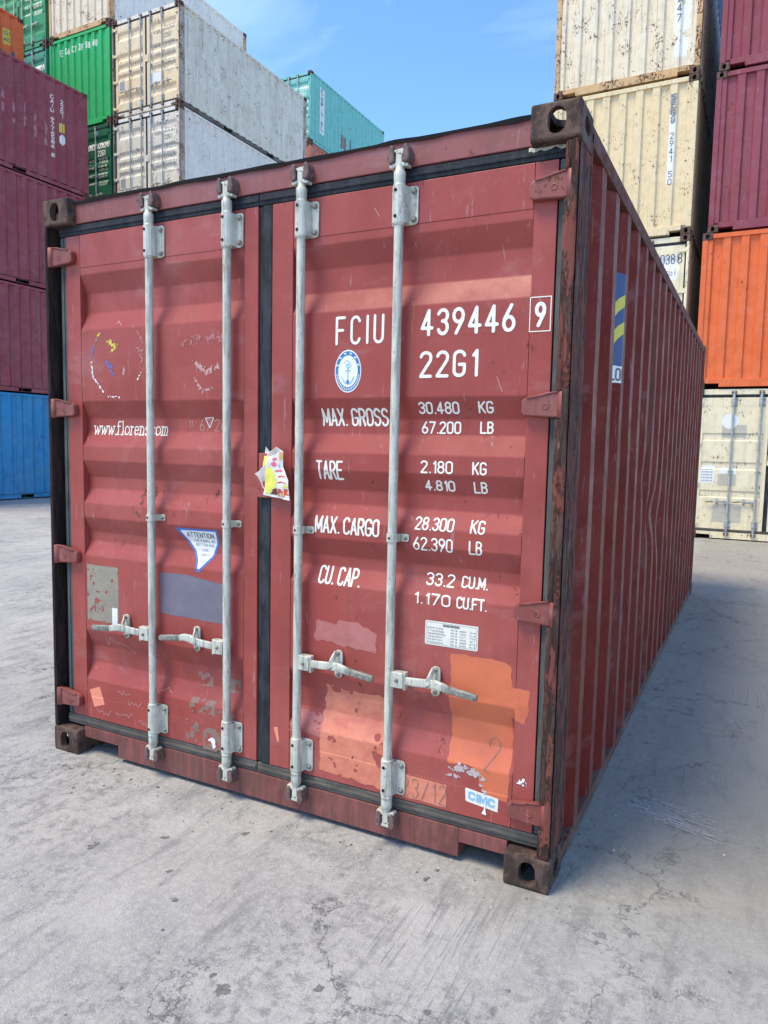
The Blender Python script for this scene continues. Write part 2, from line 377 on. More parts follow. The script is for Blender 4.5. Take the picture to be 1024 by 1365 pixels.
K['handle'] = {(d, l): handle(d, l) for d in (-1, 1) for l in (0, 1) for l in (0.0, .014)}
def latch(d):
    mb = MB(); n = 8; r = .0175; hh = .038
    pts = [(r*math.cos(math.pi*k/n), hh+r*math.sin(math.pi*k/n)) for k in range(n+1)]+[(-r*math.cos(math.pi*k/n), -hh-r*math.sin(math.pi*k/n)) for k in range(n+1)]
    mb.prism(pts, .018, .026, 0, 'y', .0015); mb.box(-.012, .012, .024, .05-.015+.004, -.045, .045, 0)
    bolt(mb, -.002, .018, .042, .007); bolt(mb, 0, .018, -.042, .007)
    mb.sweep([(-.004, .010, .047), (-.008*d, -.002, .034), (-.010*d, -.014, .018), (-.016*d, -.0155, .0), (-.022*d, -.013, -.012), (-.014*d, -.004, -.018)], [(.011, .004)]*4+[(.010, .0035), (.007, .003)], 0, 8)
    return mb.mesh('handle_catch')
K['latch'] = {d: latch(d) for d in (-1, 1)}
def hinge(d):
    """d=1 right post; origin at pin"""
    mb = MB(); q = [(-d*.136, -.026), (-d*.126, -.035), (-d*.03, -.040), (-d*.0, -.041), (-d*.0, .041), (-d*.03, .040), (-d*.05, .036), (-d*.124, .024), (-d*.136, .014)]
    mb.prism(q, .016, .044, 0, 'y', .005)
    mb.lathe([(.012, -.044), (.0165, -.042), (.0165, .042), (.012, .044)], 16, (d*.0, .021, 0))
    mb.lathe([(.011, .0165), (.011, .0145), (.0075, .0145), (.0072, .0156)], 14, (-d*.055, 0, -.004), 'y', 0)
    a = [(-d*.118, .008, .023), (-d*.085, .008, .028), (-d*.05, .008, .037), (-d*.015, .008, .042)]
    mb.sweep([(x, .0165, z) for x, y, z in a], [(.003, .004)]*4, 0, 8)
    return mb.mesh('hinge')
K['hinge'] = {d: hinge(d) for d in (-1, 1)}
def keeper():
    mb = MB()
    for s in (-1, 1): mb.prism([(s*.015, -.024), (s*.034, -.028), (s*.043, -.008), (s*.040, .016), (s*.030, .036), (s*.019, .030)], -.016, .034, 0, 'y', .005)
    mb.lathe([(.034, .036), (.034, .033), (.029, .030)], 14, (.006, 0, 0), 'y', 0)
    mb.box(-.03, .034, .012, .036, -.012, .012, 0, .003)
    return mb.mesh('cam_keeper')
K['keeper'] = keeper()
def lock_plate():
    mb = MB(); mb.box(1.190, 1.302, .026, .043, 1.292, 1.372, 0, .004); mb.box(1.20, 1.30, .03, .044, 1.375, 1.47, 0, .004)
    return mb.mesh('lock_plate')
K['lockplate'] = lock_plate()
# corner castings: hollow, with one oval hole per outer face (boolean once, then mirrored)
def stadium(w, h, n=7):
    r = min(w, h)/2; a = max(w, h)/2-r; pts = []
    for k in range(n+1):
        t = math.pi*k/n
        pts.append((a+r*math.sin(t), -r*math.cos(t)))
    for k in range(n+1):
        t = math.pi*k/n
        pts.append((-a-r*math.sin(t), r*math.cos(t)))
    return pts if w >= h else [(-b, a_) for a_, b in pts]
def casting():
    cw, cl, ch = .162, .178, .118
    mb = MB(); mb.box(0, cw, 0, cl, 0, ch, 0, .009); me = mb.mesh('casting_raw'); o = put('tmp_c', me)
    cut = MB(); cut.box(.03, cw-.024, .03, cl-.024, .026, ch-.022, 0); co = [put('tmp_k', cut.mesh('k'))]
    c = MB(); c.prism([(cw*.5-.004+a, ch*.5+b) for a, b in stadium(.058, .082)], -.02, .05, 0, 'y'); co.append(put('tmp_k', c.mesh('k')))
    c = MB(); c.prism([(cl*.5+a, ch*.5+b) for a, b in stadium(.079, .051)], -.02, .05, 0, 'x'); co.append(put('tmp_k', c.mesh('k')))
    c = MB(); c.prism([(cw*.5+a, cl*.5+b) for a, b in stadium(.0635, .124)], ch-.05, ch+.02, 0, 'z'); co.append(put('tmp_k', c.mesh('k')))
    for k in co:
        m = o.modifiers.new('b', 'BOOLEAN'); m.object = k; m.solver = 'EXACT'; m.operation = 'DIFFERENCE'
    dg = bpy.context.evaluated_depsgraph_get(); dg.update(); res = bpy.data.meshes.new_from_object(o.evaluated_get(dg))
    for k in co+[o]: bpy.data.objects.remove(k)
    return res
CAST = casting()                              # origin at outer x=0 / y=0 / top z=ch corner
for p in CAST.polygons: p.use_smooth = False
K['cast'] = {}
for sx in (0, 1):
    for sy in (0, 1):
        for sz in (0, 1):                     # sz=1: upper casting
            me = CAST.copy(); me.name = 'corner_casting'
            for v in me.vertices:
                x, y, z = v.co; v.co = (-x if sx else x, -y if sy else y, (z-.118) if sz else (.118-z))
            if (sx+sy+(0 if sz else 1)) % 2: me.flip_normals()
            me.materials.clear(); me.materials.append(None); me.update(); K['cast'][(sx, sy, sz)] = me
CASTW = .162
# corner posts
def post(d, front=True):
    """front door post: outer plate, deep recess, inner angle. d=0 left"""
    mb = MB(); X = lambda v: v if d == 0 else W-v
    def bx(a, b, *r, **k): a, b = sorted((X(a), X(b))); mb.box(a, b, *r, **k)
    bx(.004, .021, .004, .17, .12, 2.472, bev=.004); bx(.004, .028 if d else .018, .002, .026, .121, 2.471, bev=.006)
    bx(.0215, .12, .108, .168, .12, 2.472, bev=.003)
    bx(.004, .016, .165, .205, .12, 2.55)
    if d:
        for a, b in ((.12, .221), (.311, .919), (1.009, 1.607), (1.697, 2.295), (2.385, 2.47)): mb.lathe([(.013, a), (.0165, a+.004), (.0165, b-.004), (.013, b)], 14, (X(.0335), .021, 0))
    return mb.mesh('corner_post')
K['post'] = [post(0), post(1)]
def post_plain(d, yl):
    mb = MB(); X = lambda v: v if d == 0 else W-v
    a, b = sorted((X(.004), X(.09))); s = 1 if yl == 0 else -1
    y0, y1 = sorted((yl+s*.004, yl+s*.12)); mb.box(a, b, y0, y1, .119, 2.473, 0, .008)
    y0, y1 = sorted((yl+s*.115, yl+s*.2)); a, b = sorted((X(.006), X(.02))); mb.box(a, b, y0, y1, .12, 2.53)
    return mb.mesh('corner_post')
def cross_rails(y, s, door):
    """upper and lower end rails at outer plane y, s=+1 into the box"""
    o = YD-.002 if door else .012
    def Y(a, b): return sorted((y+s*a, y+s*b))
    t = MB(); y0, y1 = Y(o, .16); zt = 2.481 if door else 2.50
    x0, x1 = (.023, W-.023); t.box(CASTW+.001, W-CASTW-.001, y0, y1, zt, 2.572, 0, .003)
    if door:
        for a, b in ((.022, CASTW), (W-CASTW, W-.022)): t.box(a, b, y0+.002, y1, 2.479, 2.4725+.02, 0)
    b = MB(); zb = .131 if door else .16
    b.box(.385, W-.345, y0, y1, .02, zb, 0, .003)
    b.box(CASTW+.001, .3849, y0, y1, .078, zb, 0, .002); b.box(W-.3449, W-CASTW-.001, y0, y1, .078, zb, 0, .002)
    b.box(.022, CASTW, y0+.03*s if s > 0 else y0, y1 if s > 0 else y1-.03, .119, zb, 0); b.box(W-CASTW, W-.022, y0+.03*s if s > 0 else y0, y1 if s > 0 else y1-.03, .119, zb, 0)
    return t.mesh('top_rail'), b.mesh('bottom_rail')
def corr(u0, u1, pitch, first, sl, depth):
    """list of (u, d) knots of a trapezoid corrugation; rising edge (in->out) starts at first + k*pitch"""
    pts = [(u0, 0)]; k = math.floor((u0-first)/pitch)-1
    while True:
        b = first+k*pitch
        for du, dd in ((0, 1), (sl, 0), (pitch/2, 0), (pitch/2+sl, 1)):
            u = b+du
            if u0+.01 < u < u1-.01: pts.append((u, dd))
        k += 1
        if b > u1: break
    pts.append((u1, 0)); return [(u, d*depth) for u, d in pts]
def knot_fn(kn):
    us = np.array([k[0] for k in kn]); ds = np.array([k[1] for k in kn]); return lambda u: np.interp(u, us, ds)
SIDE_K = corr(.2, L-.2, .2865, .622, .068, .036); SIDE_F = knot_fn(SIDE_K)
END_K = corr(.09, W-.09, .2775, .30, .026, .038); END_F = knot_fn(END_K)
def side_dent(y, z):
    d = .0
    for a, b, sa, sb, m in ((2.35, 1.12, .22, .12, .03), (2.75, 1.0, .12, .16, .022), (1.95, 1.35, .15, .1, .012), (3.3, 1.1, .2, .2, .012)):
        d = d+m*np.exp(-((y-a)/sa)**2-((z-b)/sb)**2)
    return d+.004*fbm(y*2.3, z*1.7, 3)
def side_wall(sx, zs, dents=False, mul=1):
    kn = SIDE_K; us = []
    for (a, da), (b, db) in zip(kn, kn[1:]):
        for k in range(mul): us.append(a+(b-a)*k/mul)
    us.append(kn[-1][0]); us = np.array(us); zs = np.array(zs)
    U, Z = np.meshgrid(us, zs); D = .008+SIDE_F(U)
    wz = np.zeros_like(U)
    if dents:
        D = D+side_dent(U, Z); wz = .010*np.sin(Z*9)*np.exp(-((U-2.5)/.7)**2-((Z-1.15)/.35)**2)
    X = (W-D) if sx else D; n = len(us); mb = MB()
    f = [(i*n+j, i*n+j+1, (i+1)*n+j+1, (i+1)*n+j) for i in range(len(zs)-1) for j in range(n-1)]
    if not sx: f = [q[::-1] for q in f]
    if not dents: mb.add(np.stack([X, U+wz, Z], -1).reshape(-1, 3).tolist(), f, 0, False)
    else:
        mb.add(np.stack([X, U+wz, Z], -1).reshape(-1, 3).tolist(), f, 0, False)
        fl = SIDE_F(us); mb.mi = [1 if fl[k % (n-1)] < .002 and fl[k % (n-1)+1] < .002 and us[k % (n-1)] > .25 else 0 for k in range(len(f))]
    return mb.mesh('side_panel')
K['side'] = [side_wall(0, [.14, 2.53]), side_wall(1, [.14, 2.53])]
def end_wall(y, s):
    kn = END_K; mb = MB(); vs = []; n = len(kn)
    for z in (.155, 2.505):
        for u, d in kn: vs.append((u, y+s*(.022+d), z))
    f = [(j, j+1, n+j+1, n+j) for j in range(n-1)]
    if s < 0: f = [q[::-1] for q in f]
    mb.add(vs, f); return mb.mesh('end_panel')
K['endf'] = end_wall(0, 1); K['endb'] = end_wall(L, -1)
def roof():
    mb = MB(); vs = []; kn = corr(.16, L-.16, .209, .2, .05, .02); n = len(kn)
    for x in (.05, W-.05):
        for u, d in kn: vs.append((x, u, 2.569-d))
    mb.add(vs, [(j, j+1, n+j+1, n+j) for j in range(n-1)][::1]); 
    mb.f = [q[::-1] for q in mb.f]; return mb.mesh('roof_panel')
K['roof'] = roof()
def floor_m():
    mb = MB(); mb.box(.06, W-.06, .17, L-.17, .11, .139, 0)
    for k in range(1, 18): mb.box(.06, W-.06, k*.33, k*.33+.05, .03, .11, 0)
    return mb.mesh('floor_frame')
K['floor'] = floor_m()
def side_rails(sx, pockets):
    t = MB(); a, b = (.004, .064) if not sx else (W-.064, W-.004)
    t.box(a, b, .179, L-.179, 2.515, 2.577, 0, .004)
    m = MB(); a, b = (.006, .05) if not sx else (W-.05, W-.006)
    segs = [(.179, L/2-1.2), (L/2-.84, L/2+.84), (L/2+1.2, L-.179)] if pockets else [(.179, L-.179)]
    if pockets: a, b = (a+.022, b) if not sx else (a, b-.022)
    for p, q in segs: m.box(a, b, p, q, .03 if pockets else .012, .128 if pockets else .060, 0, .003)
    if pockets:
        for p, q in ((L/2-1.2, L/2-.84), (L/2+.84, L/2+1.2)): m.box(a, b, p+.001, q-.001, .118, .128, 0); m.box(a, b, p+.001, q-.001, .03, .04, 0)
    return t.mesh('side_rail'), m.mesh('side_rail')
K['rails'] = {(s, p): side_rails(s, p) for s in (0, 1) for p in (0, 1)}
K['pp'] = {(d, e): post_plain(d, 0 if e == 0 else L) for d in (0, 1) for e in (0, 1)}
K['cr'] = {('door', 0): cross_rails(0, 1, True), ('wall', 0): cross_rails(0, 1, False), ('wall', 1): cross_rails(L, -1, False)}
BARX = (.637, 1.053, 1.405, 1.813)

def container(loc, label, c, front='door', back='wall', group=None, cpost=None, cside=None, galv=None, rubber=None, main=False, pockets=1, detail=True, cast=None, cdoor=None, flatdoor=False, crail=None, name='shipping_container'):
    r = empty(name, loc, label, 'shipping container', group)
    cs = cside or c; cp = cpost or c; cd = cdoor or c; gv = galv or M['galv']; rb = rubber or M['rubber']; ca = cast or M['cast_bg']
    for (sx, sy, sz), me in K['cast'].items():
        put('corner_casting', me, r, (W if sx else 0, L if sy else 0, H if sz else 0), [ca])
    for s in (0, 1):
        if not (main and s == 1): put('side_panel', K['side'][s], r, mats=[cs])
        t, b = K['rails'][(s, pockets)]; put('side_rail', t, r, mats=[M['rail'] if main else cs]); put('side_rail', b, r, mats=[M['dust_rail'] if main else (crail or cs)])
    put('roof_panel', K['roof'], r, mats=[cs]); put('floor_frame', K['floor'], r, mats=[M['dark']])
    for e in (0, 1):
        kind = front if e == 0 else back
        if kind == 'door' and e == 0:
            t, b = K['cr'][('door', 0)]; put('top_rail', t, r, mats=[M['header'] if main else c]); put('bottom_rail', b, r, mats=[M['red_low'] if main else c])
            for d in (0, 1): put('corner_post', K['post'][d], r, mats=[(M['post'] if d else M['post_shaded']) if main else cp])
            doors = []
            for i in (0, 1):
                dr = put('door', K['panel_flat' if flatdoor else 'panel'][i], r, mats=[cd]); doors.append(dr)
                put('door_frame', K['frame'][i], dr, mats=[cd])
                put('gasket', K['gtop'][i], dr, mats=[rb]); put('gasket', K['gbot'][i], dr, mats=[M['rubber_dusty']])
                put('gasket', K['gside'][i], dr, mats=[M['rubber_side'] if main else rb]); put('gasket', K['gmid'][i], dr, mats=[rb])
                for z in (2.34, 1.652, .964, .266):
                    put('hinge', K['hinge'][1 if i else -1], dr, ((.026, 0, z) if i == 0 else (W-.026, 0, z)), [M['hinge'] if main else cd])
                for j in (2*i, 2*i+1):
                    x = BARX[j]; y = .0145
                    put('locking_bar', K['bar'], dr, (x, y, 0), [gv])
                    put('bar_bracket', K['bracket'], dr, (x, y, 2.348), [gv, M['bolt'], M['dark']]); put('bar_bracket', K['bracket'], dr, (x, y, .267), [gv, M['bolt'], M['dark']])
                    put('bar_clamp', K['clamp'], dr, (x, y, 1.176), [gv, M['bolt'], M['dark']])
                    d = -1 if i == 0 else 1; zz = .654
                    put('locking_handle', K['handle'][(d, .014 if j == 1 else 0.0)], dr, (x, y-.004, zz), [gv, M['bolt']])
                    put('handle_catch', K['latch'][d], dr, (x+d*.178, y, zz+.01), [gv, M['bolt']])
                    put('cam_keeper', K['keeper'], r, (x, y-.004, 2.512), [M['keeper']]); put('cam_keeper', K['keeper'], r, (x, y-.004, .103), [M['keeper']])
            put('lock_plate', K['lockplate'], doors[1], mats=[cd])
            r['_doors'] = 2; r_doors = doors
        else:
            t, b = K['cr'][('wall', e)]; put('top_rail', t, r, mats=[cp]); put('bottom_rail', b, r, mats=[cp])
            for d in (0, 1): put('corner_post', K['pp'][(d, e)], r, mats=[cp])
            put('end_panel', K['endf'] if e == 0 else K['endb'], r, mats=[c]); r_doors = None if e == 0 else locals().get('r_doors')
    if '_doors' in r: del r['_doors']
    return r, r_doors

# ------------------------------------------------------------------ flat print that follows the pressed steel
def field_mesh(F, a0, b0, h, mapf, name, off):
    """filled contour of F>0 on a grid; mapf(a,b,off)->xyz arrays"""
    nb, na = F.shape; inside = F > 0
    cell = inside[:-1, :-1] | inside[1:, :-1] | inside[:-1, 1:] | inside[1:, 1:]
    V = []; key = {}; faces = []
    def vert(k, a, b):
        if k not in key: key[k] = len(V); V.append((a0+a*h, b0+b*h))
        return key[k]
    for j, i in zip(*np.nonzero(cell)):
        cs = ((i, j), (i+1, j), (i+1, j+1), (i, j+1)); vals = [F[q, p] for p, q in cs]; poly = []
        for k in range(4):
            p, q = cs[k]; p2, q2 = cs[(k+1) % 4]; v, w = vals[k], vals[(k+1) % 4]
            if v > 0: poly.append(vert((p, q), p, q))
            if (v > 0) != (w > 0):
                t = v/(v-w); kk = (min(p, p2), min(q, q2), p != p2)
                poly.append(vert(kk, p+(p2-p)*t, q+(q2-q)*t))
        if len(poly) >= 3: faces.append(poly)
    if not V: V = [(a0, b0)]
    A = np.array(V); P = mapf(A[:, 0], A[:, 1], off)
    me = bpy.data.meshes.new(name); me.from_pydata(np.stack(P, -1).tolist(), [], faces); me.materials.append(None); me.update()
    return me
def map_door(a, b, off): return a, surf(a, b)-off, b
def map_flat(a, b, off): return a, surf_flat(a, b)-off, b
def map_side(a, b, off): return W-.008-SIDE_F(a)-side_dent(a, b)+off, a, b
def map_side_bg(a, b, off): return W-.008-SIDE_F(a)+off, a, b
def map_end(a, b, off): return a, .022+END_F(a)-off, b
def segdist(A, B, segs):
    D = np.full(A.shape, 1e3)
    for (x0, y0), (x1, y1) in segs:
        dx, dy = x1-x0, y1-y0; l2 = dx*dx+dy*dy+1e-12
        t = np.clip(((A-x0)*dx+(B-y0)*dy)/l2, 0, 1); D = np.minimum(D, np.hypot(A-x0-t*dx, B-y0-t*dy))
    return D
def grid(a0, a1, b0, b1, h):
    return np.meshgrid(a0+h*np.arange(int((a1-a0)/h)+2), b0+h*np.arange(int((b1-b0)/h)+2))
def arc(cx, cy, rx, ry, t0, t1, n=8):
    return [(cx+rx*math.cos(math.radians(t0+(t1-t0)*k/n)), cy+ry*math.sin(math.radians(t0+(t1-t0)*k/n))) for k in range(n+1)]
w_ = .40
def G():
    g = {}; c = w_/2
    top = lambda a, b: arc(c, .8, c, .2, a, b); bot = lambda a, b: arc(c, .2, c, .2, a, b)
    O = [top(0, 180)+bot(180, 360)+[(w_, .8)]]
    g['0'] = g['O'] = O; g['1'] = [[(c*.4, .82), (c, 1), (c, 0)]]
    g['2'] = [top(170, -10)+[(w_*.96, .66), (0, .02), (0, 0), (w_, 0)]]
    g['3'] = [arc(c, .76, c, .24, 160, -80)+[(c*.9, .53)]+arc(c, .27, c, .27, 80, -160)]
    g['4'] = [[(w_*.72, 0), (w_*.72, 1), (0, .27), (w_*1.08, .27)]]
    g['5'] = [[(w_, 1), (.03, 1), (.02, .58)]+arc(c, .3, c, .3, 120, -150)]
    g['6'] = [[(w_*.72, 1), (.02, .45)]+arc(c, .27, c, .27, 160, 520, 14)]
    g['9'] = [[(w_*.28, 0), (w_-.02, .55)]+arc(c, .73, c, .27, -20, 340, 14)]
    g['7'] = [[(0, 1), (w_, 1), (w_*.3, 0)]]
    g['8'] = [arc(c, .76, c*.9, .24, -90, 270, 14), arc(c, .27, c, .27, 90, 450, 14)]
    g['A'] = [[(0, 0), (c, 1), (w_, 0)], [(w_*.18, .3), (w_*.82, .3)]]
    g['B'] = [[(0, 0), (0, 1), (c, 1)]+arc(c, .77, c*.9, .23, 80, -90, 6)+[(0, .54), (c, .54)]+arc(c, .27, c, .27, 90, -90, 6)+[(0, 0)]]
    g['C'] = [top(10, 180)+bot(180, 350)]; g['D'] = [[(0, 0), (0, 1), (c, 1)]+arc(c, .75, c, .25, 80, 0, 4)+arc(c, .25, c, .25, 0, -80, 4)+[(c, 0), (0, 0)]]
    g['E'] = [[(w_, 1), (0, 1), (0, 0), (w_, 0)], [(0, .52), (w_*.85, .52)]]; g['F'] = [[(w_, 1), (0, 1), (0, 0)], [(0, .52), (w_*.8, .52)]]
    g['G'] = [top(10, 180)+bot(180, 360)+[(w_, .46), (c, .46)]]; g['H'] = [[(0, 0), (0, 1)], [(w_, 0), (w_, 1)], [(0, .52), (w_, .52)]]
    g['I'] = [[(c*.2, 0), (c*.2, 1)]]; g['K'] = [[(0, 0), (0, 1)], [(w_, 1), (0, .42)], [(w_*.3, .58), (w_, 0)]]
    g['L'] = [[(0, 1), (0, 0), (w_, 0)]]; g['M'] = [[(0, 0), (0, 1), (w_*.6, .2), (w_*1.2, 1), (w_*1.2, 0)]]
    g['N'] = [[(0, 0), (0, 1), (w_, 0), (w_, 1)]]; g['P'] = [[(0, 0), (0, 1), (c, 1)]+arc(c, .74, c, .26, 80, -90, 6)+[(0, .48)]]
    g['R'] = [g['P'][0], [(c, .48), (w_, 0)]]; g['S'] = [arc(c, .77, c, .23, 20, 250, 8)+arc(c, .26, c, .26, 70, -160, 8)]
    g['T'] = [[(0, 1), (w_, 1)], [(c, 1), (c, 0)]]; g['U'] = [[(0, 1), (0, .2)]+bot(180, 360)+[(w_, 1)]]
    g['V'] = [[(0, 1), (c, 0), (w_, 1)]]; g['X'] = [[(0, 0), (w_, 1)], [(0, 1), (w_, 0)]]; g['Z'] = [[(0, 1), (w_, 1), (0, 0), (w_, 0)]]
    g['Y'] = [[(0, 1), (c, .5), (w_, 1)], [(c, .5), (c, 0)]]
    g['.'] = [[(.05, .015), (.06, .015)]]; g[','] = [[(.06, .03), (.03, -.08)]]; g['/'] = [[(0, 0), (w_, 1)]]
    # lower case with serifs, for the web address
    x = .62; s = .06
    g['w'] = [[(0, x), (.13, 0), (.25, x*.9), (.37, 0), (.5, x)], [(-s, x), (s+.03, x)], [(.42, x), (.56, x)]]
    g['f'] = [[(.1, 0), (.1, .82)]+arc(.24, .82, .14, .16, 180, 45, 5), [(0, x), (.26, x)], [(0, 0), (.22, 0)]]
    g['l'] = [[(.02, .98), (.1, 1), (.1, 0)], [(0, 0), (.2, 0)]]
    g['o'] = [arc(.2, x/2, .19, x/2, 0, 360, 12)]; g['r'] = [[(.0, x), (.09, x), (.09, 0)], [(0, 0), (.2, 0)], [(.1, x*.7)]+arc(.22, x*.75, .1, .13, 160, 50, 4)]
    g['e'] = [[(.03, x*.55), (.36, x*.55)]+arc(.2, x/2, .17, x/2, 15, 320, 10)]
    g['n'] = [[(0, x), (.08, x), (.08, 0)], [(0, 0), (.17, 0)], [(.08, x*.6)]+arc(.21, x*.7, .13, x*.3, 160, 0, 6)+[(.34, 0)], [(.26, 0), (.42, 0)]]
    g['s'] = [arc(.14, x*.76, .12, x*.24, 30, 250, 6)+arc(.14, x*.27, .13, x*.27, 70, -150, 6)]
    g['m'] = [[(0, x), (.08, x), (.08, 0)], [(.08, x*.6)]+arc(.18, x*.7, .1, x*.3, 160, 0, 5)+[(.28, 0)], [(.28, x*.6)]+arc(.38, x*.7, .1, x*.3, 160, 0, 5)+[(.48, 0)], [(0, 0), (.16, 0)], [(.22, 0), (.35, 0)], [(.42, 0), (.55, 0)]]
    g['c'] = [arc(.2, x/2, .18, x/2, 40, 320, 10)]
    return g
GL = G()
def gwid(ch):
    if ch == ' ': return .26
    return max(p[0] for st in GL[ch] for p in st)
def layout(s, gap=.2):
    out = []; x = 0
    for ch in s:
        if ch != ' ': out.append((ch, x))
        x += gwid(ch)+(gap if ch != ' ' else 0)
    return out, x-gap
def text_segs(s, a0, a1, b0, b1, gap=.2, slant=0):
    """segments of text filling a box"""
    lay, wid = layout(s, gap); h = b1-b0; sx = (a1-a0)/wid; segs = []
    for ch, x in lay:
        for st in GL[ch]:
            P = [(a0+(x+p[0])*sx+slant*p[1]*h, b0+p[1]*h) for p in st]
            if len(P) == 1: P = P*2
            segs += list(zip(P, P[1:]))
    return segs
def vert_segs(s, ac, hw, btop, bbot, char_frac=.72):
    """characters stacked downwards"""
    n = len(s); step = (btop-bbot)/n; segs = []
    for k, ch in enumerate(s):
        if ch == ' ': continue
        y1 = btop-k*step; y0 = y1-step*char_frac; wch = max(gwid(ch), .05); sc = 2*hw/max(w_, wch); a0 = ac-wch*sc/2
        for st in GL[ch]:
            P = [(a0+p[0]*sc, y0+p[1]*(y1-y0)) for p in st]; segs += list(zip(P, P[1:]))
    return segs
def stroke_obj(segs, r, h, mapf, mat, parent, name='lettering', off=.0012, wear=0., label=None, rag=.025):
    if not segs: return
    xs = [p[0] for s in segs for p in s]; ys = [p[1] for s in segs for p in s]
    A, B = grid(min(xs)-r*2, max(xs)+r*2, min(ys)-r*2, max(ys)+r*2, h)
    D = np.full(A.shape, 1e3); a0, b0 = A[0, 0], B[0, 0]; pad = r*2
    for sg in segs:
        (x0, y0), (x1, y1) = sg
        i0 = max(0, int((min(x0, x1)-pad-a0)/h)); i1 = int((max(x0, x1)+pad-a0)/h)+2; j0 = max(0, int((min(y0, y1)-pad-b0)/h)); j1 = int((max(y0, y1)+pad-b0)/h)+2
        D[j0:j1, i0:i1] = np.minimum(D[j0:j1, i0:i1], segdist(A[j0:j1, i0:i1], B[j0:j1, i0:i1], [sg]))
    F = r-D+r*rag*4*fbm(A/.006, B/.006, 2)
    if wear: F = np.where(fbm(A/.012+31, B/.02+7, 4) > .62-wear, -abs(F)-1e-4, F)
    me = field_mesh(F, a0, b0, h, mapf, name, off); return put(name, me, parent, mats=[mat], label=label)
def poly_sdf(A, B, pts):
    segs = list(zip(pts, pts[1:]+pts[:1])); d = segdist(A, B, segs); ins = np.zeros(A.shape, bool)
    for (x0, y0), (x1, y1) in segs:
        c = ((y0 > B) != (y1 > B)) & (A < (x1-x0)*(B-y0)/((y1-y0) or 1e-9)+x0); ins ^= c
    return np.where(ins, d, -d)
def patch(pts, mapf, mat, parent, name, off=.0008, h=.005, rag=0., ragsc=.02, wear=0, wsc=.03, label=None, hole=None):
    xs = [p[0] for p in pts]; ys = [p[1] for p in pts]; A, B = grid(min(xs)-.02, max(xs)+.02, min(ys)-.02, max(ys)+.02, h)
    F = poly_sdf(A, B, pts)
    if rag: F = F+rag*fbm(A/ragsc, B/ragsc, 4)
    if wear: F = np.minimum(F, (fbm(A/wsc+3, B/wsc+11, 4)+.5-wear)*.02)
    if hole is not None: F = np.minimum(F, -poly_sdf(A, B, hole))
    me = field_mesh(F, A[0, 0], B[0, 0], h, mapf, name, off); return put(name, me, parent, mats=[mat], label=label)
rect = lambda a0, a1, b0, b1: [(a0, b0), (a1, b0), (a1, b1), (a0, b1)]

